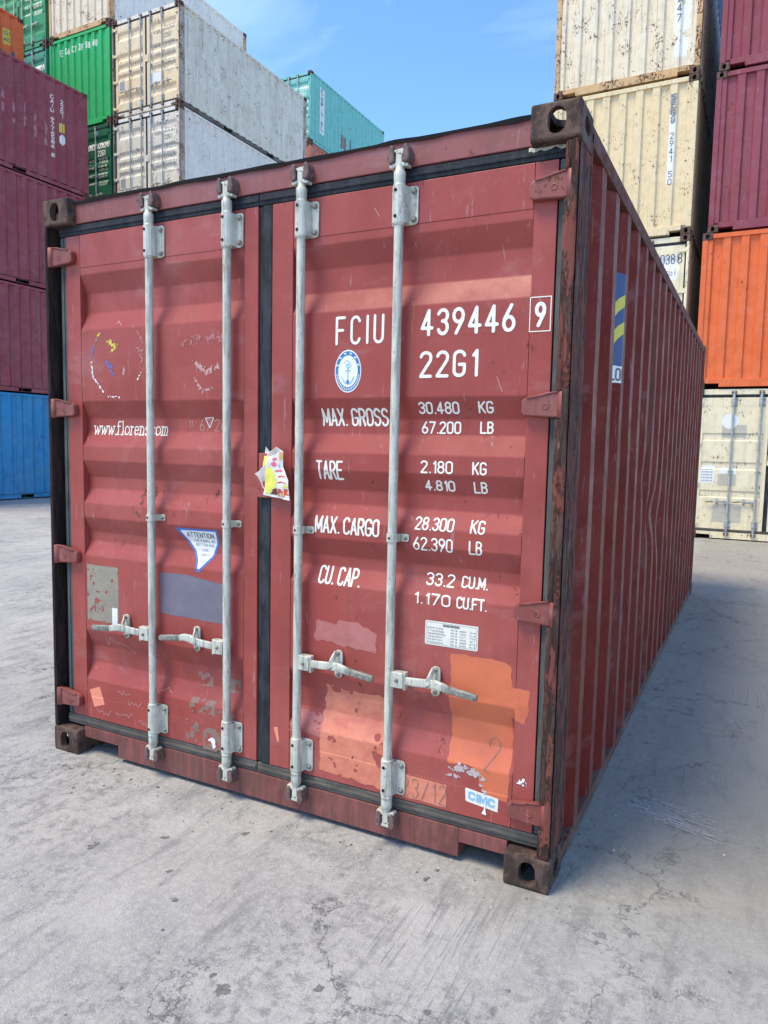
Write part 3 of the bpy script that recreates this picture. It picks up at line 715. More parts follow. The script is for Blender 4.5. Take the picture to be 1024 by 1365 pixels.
# ================================================================== GROUND
def ground_mat():
    t = NT('worn_concrete'); p = t.p
    big = t.noise(p, .35, 5, .6); mid = t.noise(p, 1.7, 8, .68, .4); fine = t.noise(p, 42, 9, .76); grit = t.noise(p, 190, 3, .6)
    col = t.mix(t.ramp(big, .3, .7), (.365, .345, .315), (.445, .42, .385))
    col = t.mix(t.ramp(mid, .44, .6, 0, .5), col, (.28, .275, .27))
    col = t.mix(t.ramp(fine, .46, .62, 0, .6), col, (.50, .49, .47))
    br = t.noise(t.map((3.4, .8, 1), rot=(0, 0, .75)), 3.2, 7, .7, .3)                     # broom and drag marks
    col = t.mix(t.ramp(br, .5, .66, 0, .55), col, (.19, .188, .19))
    br2 = t.noise(t.map((60, 2.2, 1), rot=(0, 0, .72)), 1.3, 5, .6); area = t.noise(t.map((1, 1, 1), loc=(4, 8, 0)), .9, 4, .6)
    lines = t.mul(t.ramp(br2, .52, .66), t.ramp(area, .52, .66)); col = t.mix(t.mul(lines, .6), col, (.22, .22, .23))
    # dark mottled dirt in clusters
    g1 = t.noise(p, 17, 13, .82, .2); ga = t.noise(t.map((1, 1, 1), loc=(1.7, .4, 0)), .8, 5, .65)
    gm = t.mul(t.ramp(g1, .49, .57), t.ramp(ga, .42, .56)); col = t.mix(t.mul(gm, .5), col, (.12, .118, .12))
    g2 = t.noise(t.map((1.6, .7, 1), rot=(0, 0, .7)), 9, 14, .85, .15); col = t.mix(t.ramp(g2, .54, .62, 0, .42), col, (.16, .16, .165))
    # isolated oil spots
    v = t.n.new('ShaderNodeTexVoronoi'); v.inputs['Scale'].default_value = 2.3; v.inputs['Randomness'].default_value = 1
    wob = t.n.new('ShaderNodeVectorMath'); wob.operation = 'ADD'; nn = t.n.new('ShaderNodeTexNoise'); nn.inputs['Scale'].default_value = 9; t.link(p, nn.inputs['Vector'])
    sc = t.n.new('ShaderNodeVectorMath'); sc.operation = 'SCALE'; sc.inputs['Scale'].default_value = .10; t.link(nn.outputs['Color'], sc.inputs[0]); t.link(p, wob.inputs[0]); t.link(sc.outputs[0], wob.inputs[1]); t.link(wob.outputs[0], v.inputs['Vector'])
    sp = t.n.new('ShaderNodeSeparateColor'); t.link(v.outputs['Color'], sp.inputs[0])
    spot = t.mul(t.ramp(v.outputs['Distance'], .035, .075, 1, 0), t.ramp(sp.outputs[0], .55, .62)); spot = t.mul(spot, t.ramp(fine, .3, .55))
    col = t.mix(t.mul(spot, .8), col, (.055, .05, .055))
    v2 = t.n.new('ShaderNodeTexVoronoi'); v2.inputs['Scale'].default_value = 9; t.link(wob.outputs[0], v2.inputs['Vector']); sp2 = t.n.new('ShaderNodeSeparateColor'); t.link(v2.outputs['Color'], sp2.inputs[0])
    s2 = t.mul(t.ramp(v2.outputs['Distance'], .03, .08, 1, 0), t.ramp(sp2.outputs[0], .72, .75)); col = t.mix(t.mul(s2, .75), col, (.09, .085, .09))
    # hairline cracks
    v3 = t.n.new('ShaderNodeTexVoronoi'); v3.feature = 'DISTANCE_TO_EDGE'; v3.inputs['Scale'].default_value = 1.6
    nn2 = t.n.new('ShaderNodeTexNoise'); nn2.inputs['Scale'].default_value = 3.2; nn2.inputs['Detail'].default_value = 8; nn2.inputs['Roughness'].default_value = .7; t.link(p, nn2.inputs['Vector'])
    sc2 = t.n.new('ShaderNodeVectorMath'); sc2.operation = 'SCALE'; sc2.inputs['Scale'].default_value = .55; w2 = t.n.new('ShaderNodeVectorMath'); w2.operation = 'ADD'
    t.link(nn2.outputs['Color'], sc2.inputs[0]); t.link(sc2.outputs[0], w2.inputs[0]); t.link(p, w2.inputs[1]); t.link(w2.outputs[0], v3.inputs['Vector'])
    ck = t.mul(t.ramp(v3.outputs['Distance'], .001, .006, 1, 0), t.ramp(ga, .48, .58)); col = t.mix(t.mul(ck, .42), col, (.12, .115, .11))
    # pale worn film
    pf = t.noise(t.map((1, 1, 1), loc=(9, 3, 0)), 3.1, 9, .75); col = t.mix(t.ramp(pf, .53, .64, 0, .6), col, (.47, .46, .435))
    # grit
    col = t.mix(t.ramp(grit, .58, .66, 0, .55), col, (.15, .145, .14)); col = t.mix(t.ramp(grit, .42, .34, 0, .5), col, (.55, .54, .51))
    # shade beside the container painted into the concrete, warmed against the blue sky
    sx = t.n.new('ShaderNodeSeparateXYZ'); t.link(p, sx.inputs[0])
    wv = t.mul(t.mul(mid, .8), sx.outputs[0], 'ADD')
    lane_shade = t.mul(t.ramp(wv, 2.5, 2.75), t.ramp(wv, 5.2, 6.2, 1, 0)); lane_shade = t.mul(lane_shade, t.ramp(sx.outputs[1], -.8, .6))
    col = t.mix(t.mul(lane_shade, .8), col, t.mix(.85, col, (.275, .248, .20)))
    h = t.mul(t.mul(fine, .7), t.mul(grit, .25), 'ADD'); h = t.mul(h, t.mul(ck, -.7), 'ADD'); h = t.mul(h, t.mul(mid, 1.2), 'ADD'); h = t.mul(h, t.mul(lines, -.2), 'ADD')
    return t.done(col, t.ramp(fine, .3, .7, .7, .92), h, .014, .8, 0, .3)
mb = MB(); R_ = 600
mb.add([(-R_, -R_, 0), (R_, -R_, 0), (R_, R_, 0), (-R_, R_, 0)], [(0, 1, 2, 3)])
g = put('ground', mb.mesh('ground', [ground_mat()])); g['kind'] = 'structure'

def map_ground(a, b, off): return a, b, 0*a+off
M['scuff'] = flat('pale_scuff', (.47, .45, .42), .9, .1, 0, 60)
M['stain'] = flat('dark_stain', (.15, .145, .14), .85, .3, 0, 60)
for a, b, w, m, wr in (((2.40, 2.47), (3.9, 2.42), .005, 'stain', .50),):
    n = 12; top = [(a[0]+(b[0]-a[0])*k/n, a[1]+(b[1]-a[1])*k/n+w*(.6+float(vnoise(k*1.7, w*99)))) for k in range(n+1)]; bo = [(x, a[1]+(b[1]-a[1])*(x-a[0])/(b[0]-a[0])-w) for x, _ in top[::-1]]
    patch(top+bo, map_ground, M[m], g, 'scuff_mark', off=.0015, h=.006, rag=.010, ragsc=.02, wear=wr, wsc=.018)
rr = random.Random(8)
for k in range(13):
    a = 2.56+rr.uniform(0, .14); b = a+rr.uniform(.18, .34); y0 = .93-k*.016
    stroke_obj([((a, y0-.1*(a-2.6)), (b, y0-.23*(b-2.6)))], rr.uniform(.002, .0042), .003, map_ground, M['scuff'], g, 'scuff_mark', off=.0015, wear=.22, rag=.3)
for x, y, r in ((1.75, -.86, .028), (1.69, -.83, .012), (1.98, -.72, .016), (1.50, -.98, .01), (1.62, -1.0, .009), (1.35, -.62, .016), (2.28, -.66, .011), (1.22, -.50, .013), (2.05, -1.2, .012), (2.72, -1.05, .012), (2.45, -.48, .010), (3.0, -.1, .011), (1.30, -.18, .02), (.86, -.52, .024), (1.05, -.35, .018)):
    patch([(x+r*math.cos(k*.6)*.75, y+.7*r*math.sin(k*.6)) for k in range(10)], map_ground, M['stain'], g, 'oil_spot', off=.0012, h=.003, rag=r*.9, ragsc=.016)
# ================================================================== STACKS
P_ = 2.593
C = {}
C['maroon'] = paint('maroon_enamel', (.26, .042, .062), rust=.3, fade=.5, dirt=.6, fadecol=(.33, .09, .11))
C['maroon2'] = paint('plum_enamel', (.24, .038, .055), rust=.2, fade=.3, dirt=.4, fadecol=(.33, .10, .12))
C['blue'] = paint('blue_enamel', (.008, .24, .52), rust=.3, fade=.5, dirt=.4, fadecol=(.08, .26, .42))
C['orange'] = paint('orange_enamel', (.72, .135, .03), rust=.1, fade=.2, dirt=.18, fadecol=(.74, .2, .07))
C['green'] = paint('green_enamel', (.02, .43, .11), rust=.12, fade=.25, dirt=.22, fadecol=(.08, .45, .16))
C['dkgreen'] = paint('dark_green_enamel', (.008, .13, .06), rust=.12, fade=.3, dirt=.25, fadecol=(.03, .2, .1))
C['mgreen'] = paint('mid_green_enamel', (.03, .27, .10), rust=.2, fade=.5, dirt=.25, fadecol=(.12, .36, .17))
C['tgreen'] = paint('sea_green_enamel', (.04, .33, .18), rust=.2, fade=.3, dirt=.25)
C['white'] = paint('white_enamel', (.80, .75, .64), rust=.44, fade=.45, dirt=.5, scale=1.5, fadecol=(.66, .58, .44))
C['white_cool'] = paint('cool_white_enamel', (.82, .78, .71), rust=.3, fade=.3, dirt=.35, scale=1.4, fadecol=(.66, .65, .63))
C['cream'] = paint('cream_enamel', (.82, .65, .40), rust=.3, fade=.4, scale=1.5, dirt=.3, fadecol=(.68, .62, .5))
C['cream_r'] = paint('rust_pocked_cream', (.78, .66, .47), rust=.5, fade=.4, dirt=.5, fadecol=(.76, .70, .58), scale=1.7)
C['cream_s'] = paint('pale_yellow_enamel', (.76, .60, .35), rust=.36, scale=1.6, fade=.3, dirt=.2, fadecol=(.76, .65, .44))
C['cream_d'] = paint('ivory_enamel', (.80, .68, .45), rust=.3, fade=.3, dirt=.3, scale=1.5, fadecol=(.78, .72, .56))
C['ochre'] = paint('rusty_ochre_enamel', (.62, .38, .17), rust=.8, scale=1.8, fade=.3, dirt=.4, fadecol=(.55, .42, .25))
C['white_p'] = paint('rusty_post_white', (.46, .36, .29), rust=.8, scale=1.6, fade=.3, dirt=.4)
C['teal'] = paint('teal_enamel', (.19, .55, .49), rust=.25, fade=.3, dirt=.2, fadecol=(.2, .5, .48))
C['salmon'] = paint('faded_red_enamel', (.52, .13, .07), rust=.3, fade=.4, dirt=.2)
C['rail_shade'] = paint('shaded_rail', (.13, .12, .105), rust=.6, fade=.3, dirt=.3, rough=.8)  # shade on the bottom rails between stacked boxes, put into a dark colour
C['navy'] = paint('navy_enamel', (.03, .04, .09), rust=.3)
C['grey'] = paint('grey_enamel', (.3, .3, .31), rust=.3)
gal_bg = flat('grey_bars', (.36, .38, .38), .5, .25, .1, 12)
GL_ = 'containers in the stacks at the left'; GR_ = 'containers in the stacks at the right'
def stack(x, y, lv, group):
    out = []
    for k, (lab, c, front, kw) in enumerate(lv):
        if lab is None: out.append((None, None)); continue
        dx = kw.pop('dx', random.uniform(-.008, .008))
        out.append(container((x+dx, y+random.uniform(-.01, .01) if k else y, k*P_), lab, C[c], front, group=group, **kw))
    return out
OB = dict
A_ = stack(-15.438, 5.62, [
    ('blue container at the foot of the left stack, standing on the concrete', 'blue', 'wall', {}),
    ('maroon container resting directly on the blue one in the left stack', 'maroon', 'wall', {}),
    ('middle maroon container of the left stack, between two other maroon ones', 'maroon', 'wall', {}),
    ('topmost maroon container of the left stack, white lettering down its side', 'maroon', 'wall', {})], GL_)
O_ = stack(-18.17, 5.87, [
    ('maroon container at ground level in the stack below the orange box at left', 'maroon', 'wall', {}),
    ('grey container second from the ground below the orange box at left', 'grey', 'wall', {}),
    ('blue container third from the ground below the orange box at left', 'blue', 'wall', {}),
    ('green container directly under the orange box at left', 'mgreen', 'wall', {}),
    ('orange container with a yellow sticker, high behind the top maroon one at left', 'orange', 'wall', {})], GL_)
S5 = stack(-18.62, 13.0, [
    ('grey container at ground level below the leftmost green doors', 'grey', 'wall', {}),
    ('maroon container second from the ground below the leftmost green doors', 'maroon', 'wall', {}),
    ('dark green container third from the ground below the leftmost green doors', 'dkgreen', 'wall', {}),
    ('cream container directly under the sea green doors at far left', 'cream', 'wall', {}),
    ('sea green container with doors facing, below the mid green doors at top left', 'tgreen', 'door', OB(galv=M['galv'])),
    ('mid green container with doors and pale locking bars in the top left corner', 'mgreen', 'door', OB(galv=M['galv']))], GL_)
S3 = stack(-16.06, 13.0, [
    ('maroon container at ground level below the dark green doors', 'maroon', 'wall', {}),
    ('blue container second from the ground below the dark green doors', 'blue', 'wall', {}),
    ('cream container directly under the dark green doors', 'cream', 'wall', {}),
    ('dark green container with white lettered doors, under the bright green one', 'dkgreen', 'door', OB(galv=M['galv'])),
    ('bright green container showing its plain ribbed end, beside the cream doors', 'green', 'wall', {}),
    ('rust streaked cream container on top of the bright green one', 'cream_r', 'wall', OB(cpost=C['ochre'], cside=C['white_cool']))], GL_)
S4 = stack(-13.55, 13.0, [
    ('grey container at ground level below the two white ones with doors', 'grey', 'wall', {}),
    ('white container second from the ground in the white stack', 'white', 'wall', {}),
    ('maroon container directly under the lower white one with doors', 'maroon', 'wall', {}),
    ('white container with doors, lower of the pair beside the dark green doors', 'white_cool', 'door', OB(cdoor=C['white'], cpost=C['white_p'], galv=gal_bg, crail=C['rail_shade'])),
    ('weathered container with cream doors and long white side, highest of its stack', 'white', 'door', OB(cdoor=C['cream'], cpost=C['white_p'], galv=gal_bg, crail=C['rail_shade']))], GL_)
S6 = stack(-15.308, 22.0, [
    ('blue container at ground level in the far stack under the teal one', 'blue', 'wall', {}),
    ('grey container second from the ground in the far teal topped stack', 'grey', 'wall', {}),
    ('maroon container third from the ground in the far teal topped stack', 'maroon', 'wall', {}),
    ('green container fourth from the ground in the far teal topped stack', 'mgreen', 'wall', {}),
    ('faded red container just under the teal one in the distance', 'salmon', 'wall', {}),
    ('teal container with a white lettered strip on its side, far behind the white ones', 'teal', 'door', OB(galv=M['galv'], dx=0))], GL_)
R1 = stack(-.69, 11.3, [
    ('grey container at ground level in the cream stack behind the red container', 'grey', 'wall', {}),
    ('ivory container with lettered doors, below the pale yellow one at right', 'cream_d', 'door', OB(galv=gal_bg)),
    ('pale yellow container with black vertical numbers on its ribbed end', 'cream_s', 'wall', OB(dx=0)),
    ('rust pocked cream container at the top edge, above the pale yellow one', 'cream_r', 'wall', OB(cpost=C['ochre'], dx=0)),
    ('navy container above the rust pocked cream one, only its dark flank in view', 'navy', 'wall', OB(dx=0)),
    ('grey container at the very top of the cream stack at right', 'grey', 'wall', OB(dx=0))], GR_)
R2 = stack(1.935, 11.4, [
    ('cream container with closed doors on the ground under the orange one', 'cream_d', 'door', OB(galv=gal_bg, flatdoor=True)),
    ('bright orange container at right, on top of the cream one with doors', 'orange', 'wall', OB(dx=0)),
    ('plum container resting on the bright orange one at right', 'maroon2', 'wall', OB(dx=.07)),
    ('plum container in the top right corner, above another plum one', 'maroon2', 'wall', OB(dx=.10))], GR_)

# ---- writing and marks on the stacked containers
def T(par, segs, r, mapf, mat, h=.012, **k): stroke_obj(segs, r, h, mapf, M[mat], par, rag=0, **k)
e = A_[3][0]      # side at +x ; local y = world-5.95
T(e, vert_segs('CAIU 9776586 8', 4.985, .034, 2.15, .66), .009, map_side_bg, 'white')
T(e, vert_segs('22G1', 5.27, .03, 2.13, 1.68), .008, map_side_bg, 'white')
patch(rect(5.20, 5.33, 1.36, 1.58), map_side_bg, M['yellow'], e, 'sticker', h=.02)
patch([(5.20, 1.12), (5.27, 1.05), (5.34, 1.12), (5.34, 1.26), (5.27, 1.32), (5.2, 1.26)], map_side_bg, M['decal_white'], e, 'sticker', h=.015)
M['scrape'] = brushed('pale_scrape', (.40, .22, .25), (.32, .12, .15))
rr = random.Random(4)
for k in range(9):
    a = 3.5+k*.2865+.09; z = 1.25-.12*k*.5+rr.uniform(-.15, .15)
    if a < 5.0: patch([(a, z), (a+.11, z+.02), (a+.12, z+.5), (a+.03, z+.62)], map_side_bg, M['scrape'], e, 'scrape_mark', h=.02, rag=.03, ragsc=.08, wear=.35, wsc=.1)
e = O_[4][0]
patch(rect(5.45, 5.67, 1.72, 2.12), map_side_bg, M['yellow'], e, 'sticker', h=.02)
T(e, text_segs('01', 5.5, 5.62, 1.97, 2.06)+text_segs('AC', 5.48, 5.64, 1.80, 1.89), .009, map_side_bg, 'ink', off=.003)
T(e, arc(5.27, 1.22, .22, .34, 0, 180, 10) and [s for s in zip(arc(5.27, 1.2, .2, .3, 0, 180, 10), arc(5.27, 1.2, .2, .3, 0, 180, 10)[1:])]+[((5.75, 1.0), (5.75, 1.6)), ((5.6, 1.2), (5.75, 1.45))], .05, map_side_bg, 'ink', h=.02)
e = S3[4][0]
T(e, sum([text_segs(s, a, a+.12, 2.13, 2.28) for s, a in (('C6', .66), ('C7', .935), ('2F', 1.215), ('58', 1.49), ('60', 1.77))], [])+text_segs('E', .44, .5, 2.13, 2.28), .014, map_end, 'white')
e, d = S3[3]
T(d[1], text_segs('OMCU', 1.5, 1.78, 1.92, 2.08), .013, map_door, 'white'); T(d[1], text_segs('6206249', 1.86, 2.33, 1.93, 2.08), .013, map_door, 'white'); T(d[1], text_segs('22G1', 1.87, 2.15, 1.72, 1.86), .013, map_door, 'white')
def weights(par, mat, r, h=.012, lines=True):
    sg = []
    for z, l, a, b in ((1.60, 'MAX.GR.', '30.480 KG', '67.200 LB'), (1.39, 'TARE', '2.200 KG', '4.850 LB'), (1.18, 'NET', '28.280 KG', '62.350 LB'), (.97, 'CU.CAP.', '33.1 CU.M', '1.170 CU.FT')):
        sg += text_segs(l, 1.5, 1.72, z, z+.055)+text_segs(a, 1.88, 2.22, z+.02, z+.065)+text_segs(b, 1.88, 2.22, z-.06, z-.015)
    T(par, sg, r, map_door, mat, h=h)
weights(d[1], 'white', .006, .009)
for (e, d), n1, n2 in ((S4[3], 'VSBU', '232127'), (S4[4], 'VSBU', '232505')):
    T(d[1], text_segs(n1, 1.5, 1.76, 1.93, 2.04), .008, map_door, 'ink', h=.009); T(d[1], text_segs(n2, 1.88, 2.24, 1.97, 2.08), .008, map_door, 'ink', h=.009)
    T(d[1], text_segs('22G1', 1.88, 2.1, 1.78, 1.88), .008, map_door, 'ink', h=.009); weights(d[1], 'ink_grey', .005, .009)
    patch(rect(.24, .42, .72, 1.02), map_door, M['ink_grey'], d[0], 'sticker', h=.02)
patch(rect(1.42, 1.75, .72, .95), map_door, M['decal_white'], S4[4][1][1], 'sticker', h=.02)
e, d = S5[4]; T(d[1], text_segs('22880 24', 1.86, 2.3, 1.93, 2.08), .013, map_door, 'white'); weights(d[1], 'white', .006, .01)
e, d = S5[5]; T(d[1], text_segs('228024', 1.86, 2.3, 1.93, 2.08), .012, map_door, 'white'); T(d[1], text_segs('22G1', 1.86, 2.1, 1.74, 1.86), .012, map_door, 'white'); weights(d[1], 'white', .006, .01)
e, d = S6[5]; T(d[1], text_segs('12261', 1.86, 2.28, 1.93, 2.08), .014, map_door, 'white')
T(d[1], text_segs('22G1', 1.88, 2.15, 1.74, 1.86), .012, map_door, 'white')
patch(rect(.66, .98, .55, 2.25), map_side_bg, M['decal_white'], e, 'lettered_strip', h=.02, off=.003)
T(e, vert_segs('CAPITAL', .82, .085, 2.2, .62), .02, map_side_bg, 'ink', h=.014, off=.006)
patch(rect(3.0, 3.15, .55, 1.2), map_side_bg, M['rubber_dusty'], e, 'worn_patch', h=.02, rag=.03, ragsc=.1)
patch(rect(2.3, 2.7, .6, 1.1), map_side_bg, M['glue'], e, 'worn_patch', h=.02, rag=.09, ragsc=.1)
e = R1[2][0]
patch(rect(1.985, 2.12, .87, 2.0), map_end, M['decal_white'], e, 'number_strip', h=.02)
patch(rect(2.0, 2.11, 1.86, 2.34), map_end, M['ink_grey'], e, 'number_strip', h=.02, off=.001, rag=.02, wear=.35)
T(e, vert_segs('SEGU 2941 50', 2.055, .026, 2.33, .82, .75), .006, map_end, 'ink', h=.005, off=.003)
e = R1[3][0]; T(e, vert_segs('247', 2.07, .03, 1.33, .85), .008, map_end, 'ink', h=.006, off=.003)
patch(rect(1.99, 2.24, .32, 2.3), map_end, M['decal_white'], e, 'worn_patch', h=.02, rag=.04, ragsc=.12, wear=.3, wsc=.1)
patch(rect(1.33, 1.98, .02+.14-.03, .155), map_end, C['ochre'], e, 'worn_patch', h=.02)
e, d = R1[1]
T(d[1], text_segs('648038', 1.72, 2.2, 2.13, 2.28), .008, map_door, 'ink', h=.008); T(d[1], text_segs('8', 2.25, 2.32, 2.13, 2.28), .009, map_door, 'ink', h=.008)
patch(rect(1.42, 2.255, 1.85, 2.26), map_door, M['decal_white'], d[1], 'lettering_panel', h=.02)
T(d[1], text_segs('22G1', 1.98, 2.22, 1.93, 2.05), .007, map_door, 'ink_grey', h=.008, off=.003)
e, d = R2[0]
patch([(.60+.13*math.cos(k*.35), 2.03+.13*math.sin(k*.35)) for k in range(18)], map_flat, M['decal_white'], d[0], 'sticker', h=.012, off=.003)
patch(rect(.48, .86, 1.75, 1.97), map_flat, M['beige'], d[0], 'worn_patch', h=.02, off=.0015)
patch(rect(.17, .40, .97, 1.27), map_flat, M['decal_white'], d[0], 'sticker', h=.02, off=.0015)
T(d[0], sum([text_segs('CAUTION NO', .19, .37, z, z+.02) for z in (1.2, 1.15, 1.1, 1.05, 1.0)], []), .003, map_flat, 'ink_grey', h=.005, off=.003)
patch(rect(.48, .74, 1.14, 1.24), map_flat, M['decal_white'], d[0], 'sticker', h=.02, off=.0015)
patch(rect(.46, .74, .93, 1.13), map_flat, M['beige'], d[0], 'worn_patch', h=.02, off=.0015)
patch(rect(.40, .85, .30, .62), map_flat, M['beige'], d[0], 'worn_patch', h=.02, off=.0015, rag=.015, ragsc=.08)

# ================================================================== THE RED CONTAINER
M['rubber_side'] = fibrous('grey_green_rubber', (.075, .09, .092), (.12, .125, .115), (.2, .2, .18), (30, 30, 4), .002, him=.3)
K['side_main'] = side_wall(1, np.linspace(.058, 2.53, 46), True, 2)
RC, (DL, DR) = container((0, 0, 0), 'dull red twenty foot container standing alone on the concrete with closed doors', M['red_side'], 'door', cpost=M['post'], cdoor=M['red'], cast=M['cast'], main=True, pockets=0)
M['rib'] = paint('scuffed_ribs', (.18, .048, .034), rust=.35, fade=.5, dirt=.5, rough=.6, spec=.2, fadecol=(.26, .12, .09), scale=2)
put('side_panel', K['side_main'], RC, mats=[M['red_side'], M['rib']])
# torn sealant along the top edge
mb = MB(); n = 90; xs = np.linspace(CASTW, W-CASTW, n)
for i in range(n-1):
    a, b = xs[i], xs[i+1]; ha, hb = (.004+.010*max(0, float(vnoise(v*9, 3.3))+.25) for v in (a, b)); la, lb = (.006+.010*max(0, float(vnoise(v*14, 8.3))+.2) for v in (a, b))
    mb.add([(a, .037, 2.572-la), (b, .037, 2.572-lb), (b, .040, 2.573+hb), (a, .040, 2.573+ha), (a, .09, 2.574+ha), (b, .09, 2.574+hb)], [(0, 1, 2, 3), (3, 2, 5, 4)])
put('edge_sealant', mb.mesh('edge_sealant', [M['tar']]), RC)
# crumpled sealant below the upper right casting
mb = MB(); n = 26
for i in range(n):
    a = 2.262+.14*i/n; b = a+.14/n; f = lambda v: (.046-.012*abs(float(vnoise(v*120, 1.1))), 2.468+.012*float(vnoise(v*60, 5)))
    (ya, za), (yb, zb) = f(a), f(b); mb.add([(a, ya-.004, za-.004), (b, yb-.004, zb-.004), (b, yb, zb+.010), (a, ya, za+.010)], [(0, 1, 2, 3)])
put('edge_sealant', mb.mesh('edge_sealant', [M['galv']]), RC)
# --- lettering, one mesh for each line
def LT(s, a0, a1, b0, b1, r, par=DR, mat='white', gap=.2, h=.0026, **k):
    stroke_obj(text_segs(s, a0+r, a1-r, b0+r, b1-r, gap), r, h, map_door, M[mat], par, **k)
LT('FCIU', 1.543, 1.748, 1.880, 1.986, .0052, gap=.36)
LT('439446', 1.893, 2.238, 1.896, 1.990, .0060, gap=.27)
LT('9', 2.302, 2.340, 1.906, 1.988, .0060)
bx = [(2.286, 1.893), (2.355, 1.893), (2.355, 2.003), (2.286, 2.003)]
stroke_obj(list(zip(bx, bx[1:]+bx[:1])), .0017, .0015, map_door, M['white'], DR)
LT('22G1', 1.892, 2.112, 1.751, 1.845, .0058, gap=.27)
for s, a0, a1, b0, b1, r in (('MAX. GROSS', 1.473, 1.760, 1.580, 1.648, .0040), ('30.480', 1.885, 2.042, 1.625, 1.668, .0031), ('KG', 2.112, 2.167, 1.627, 1.669, .0031), ('67.200', 1.893, 2.045, 1.555, 1.600, .0031), ('LB', 2.115, 2.165, 1.557, 1.600, .0031),
        ('TARE', 1.462, 1.582, 1.375, 1.449, .0040), ('2.180', 1.905, 2.030, 1.414, 1.460, .0031), ('KG', 2.102, 2.155, 1.414, 1.460, .0031), ('4.810', 1.917, 2.034, 1.351, 1.391, .0031), ('LB', 2.104, 2.155, 1.349, 1.391, .0031),
        ('MAX. CARGO', 1.461, 1.744, 1.168, 1.235, .0040), ('28.300', 1.886, 2.038, 1.208, 1.256, .0031), ('KG', 2.100, 2.154, 1.208, 1.256, .0031), ('62.390', 1.883, 2.038, 1.134, 1.184, .0031), ('LB', 2.098, 2.148, 1.134, 1.184, .0031),
        ('CU. CAP.', 1.474, 1.662, .968, 1.038, .0040), ('33.2', 1.928, 2.040, 1.006, 1.053, .0031), ('CU.M.', 2.066, 2.166, 1.010, 1.053, .0031), ('1.170', 1.890, 2.035, .938, .981, .0031), ('CU.FT.', 2.058, 2.172, .938, .981, .0031)):
    LT(s, a0, a1, b0, b1, r, gap=.17)
LT('www.florens.com', .227, .683, 1.532, 1.598, .0027, DL, 'white', gap=.075, h=.0018)
# scrawls
LT('11-'.replace('-', '.'), .80, .83, 1.57, 1.60, .0012, DL, 'chalk', h=.002)
LT('67 26', .86, 1.0, 1.555, 1.605, .0014, DL, 'chalk', h=.002)
stroke_obj(list(zip([(.89, 1.61), (.935, 1.612), (.913, 1.57)], [(.935, 1.612), (.913, 1.57), (.89, 1.61)])), .0018, .002, map_door, M['white'], DL, 'scrawl')
z = [(.30, .60), (.305, .545), (.33, .59), (.36, .565), (.42, .56), (.47, .525)]; stroke_obj(list(zip(z, z[1:])), .0013, .002, map_door, M['chalk'], DL, 'scrawl')
for k, (cx, cz, n) in enumerate(((.42, .235, 7), (.30, .225, 6), (.50, .30, 5), (.44, .34, 4), (.70, .40, 4), (.56, .215, 8))):
    rr = random.Random(k); q = [(cx-.05+i*.012+rr.uniform(-.006, .006), cz+rr.uniform(-.014, .014)) for i in range(n+3)]
    stroke_obj(list(zip(q, q[1:])), .0011, .002, map_door, M['chalk'], DL, 'scrawl')
LT('23/12', 1.86, 2.04, .200, .275, .0016, DR, 'pencil', h=.002, gap=.25, off=.0026)
q = arc(2.21, .455, .02, .03, 200, -60, 6)+[(2.18, .37), (2.20, .36)]; stroke_obj(list(zip(q, q[1:])), .0013, .002, map_door, M['pencil'], DR, 'scrawl', off=.0026)
for (p, q) in (((1.80, 1.86), (1.83, 1.90)), ((1.80, 1.80), (1.79, 1.74)), ((1.54, 1.40), (1.56, 1.37)), ((2.18, 1.75), (2.2, 1.70)), ((1.70, 2.36), (1.72, 2.33)), ((.62, 2.35), (.66, 2.34))):
    stroke_obj([(p, q)], .001, .0018, map_door, M['chalk'], DR if p[0] > 1.2 else DL, 'scratch')
# --- class society badge
bc, bz, R0 = 1.5985, 1.7835, .079
el = lambda r, n=36: [(bc+r*.72*math.cos(2*math.pi*k/n), bz+r*math.sin(2*math.pi*k/n)) for k in range(n)]
patch(el(R0), map_door, M['decal_white'], DR, 'badge', h=.003, off=.001)
patch(el(R0*.935), map_door, M['blue_print'], DR, 'badge_ring', h=.0022, off=.0016, hole=el(R0*.745))
tk = []
for a in list(range(20, 165, 28)): x, y = bc+.72*R0*.84*math.cos(math.radians(a)), bz+R0*.84*math.sin(math.radians(a)); tk += [((x-.003, y-.002), (x+.003, y+.002)), ((x-.003, y+.002), (x+.003, y-.002))]
stroke_obj(tk, .0016, .0012, map_door, M['white'], DR, 'badge_lettering', off=.0022, rag=0)
tk = []
for a in range(192, 350, 9): x, y = bc+.72*R0*.84*math.cos(math.radians(a)), bz+R0*.84*math.sin(math.radians(a)); tk += [((x, y-.003), (x+.0012, y+.003))]
stroke_obj(tk, .0016, .0012, map_door, M['white'], DR, 'badge_lettering', off=.0022, rag=0)
an = [((bc, bz+.012), (bc, bz-.044)), ((bc-.010, bz+.002), (bc+.010, bz+.002))]; aa = [(bc-.026, bz-.022)]+arc(bc, bz-.018, .024, .028, 200, 340, 8)+[(bc+.026, bz-.022)]
an += list(zip(aa, aa[1:])); ring = arc(bc, bz+.019, .006, .008, 0, 360, 8); an += list(zip(ring, ring[1:])); rp = [(bc-.018, bz+.03), (bc-.004, bz+.042), (bc+.014, bz+.026), (bc+.012, bz+.012)]
stroke_obj(an, .0017, .0012, map_door, M['pale_blue'], DR, 'badge_anchor', off=.0022, rag=0); stroke_obj(list(zip(rp, rp[1:])), .0008, .0012, map_door, M['ink_grey'], DR, 'badge_anchor', off=.0023, rag=0)
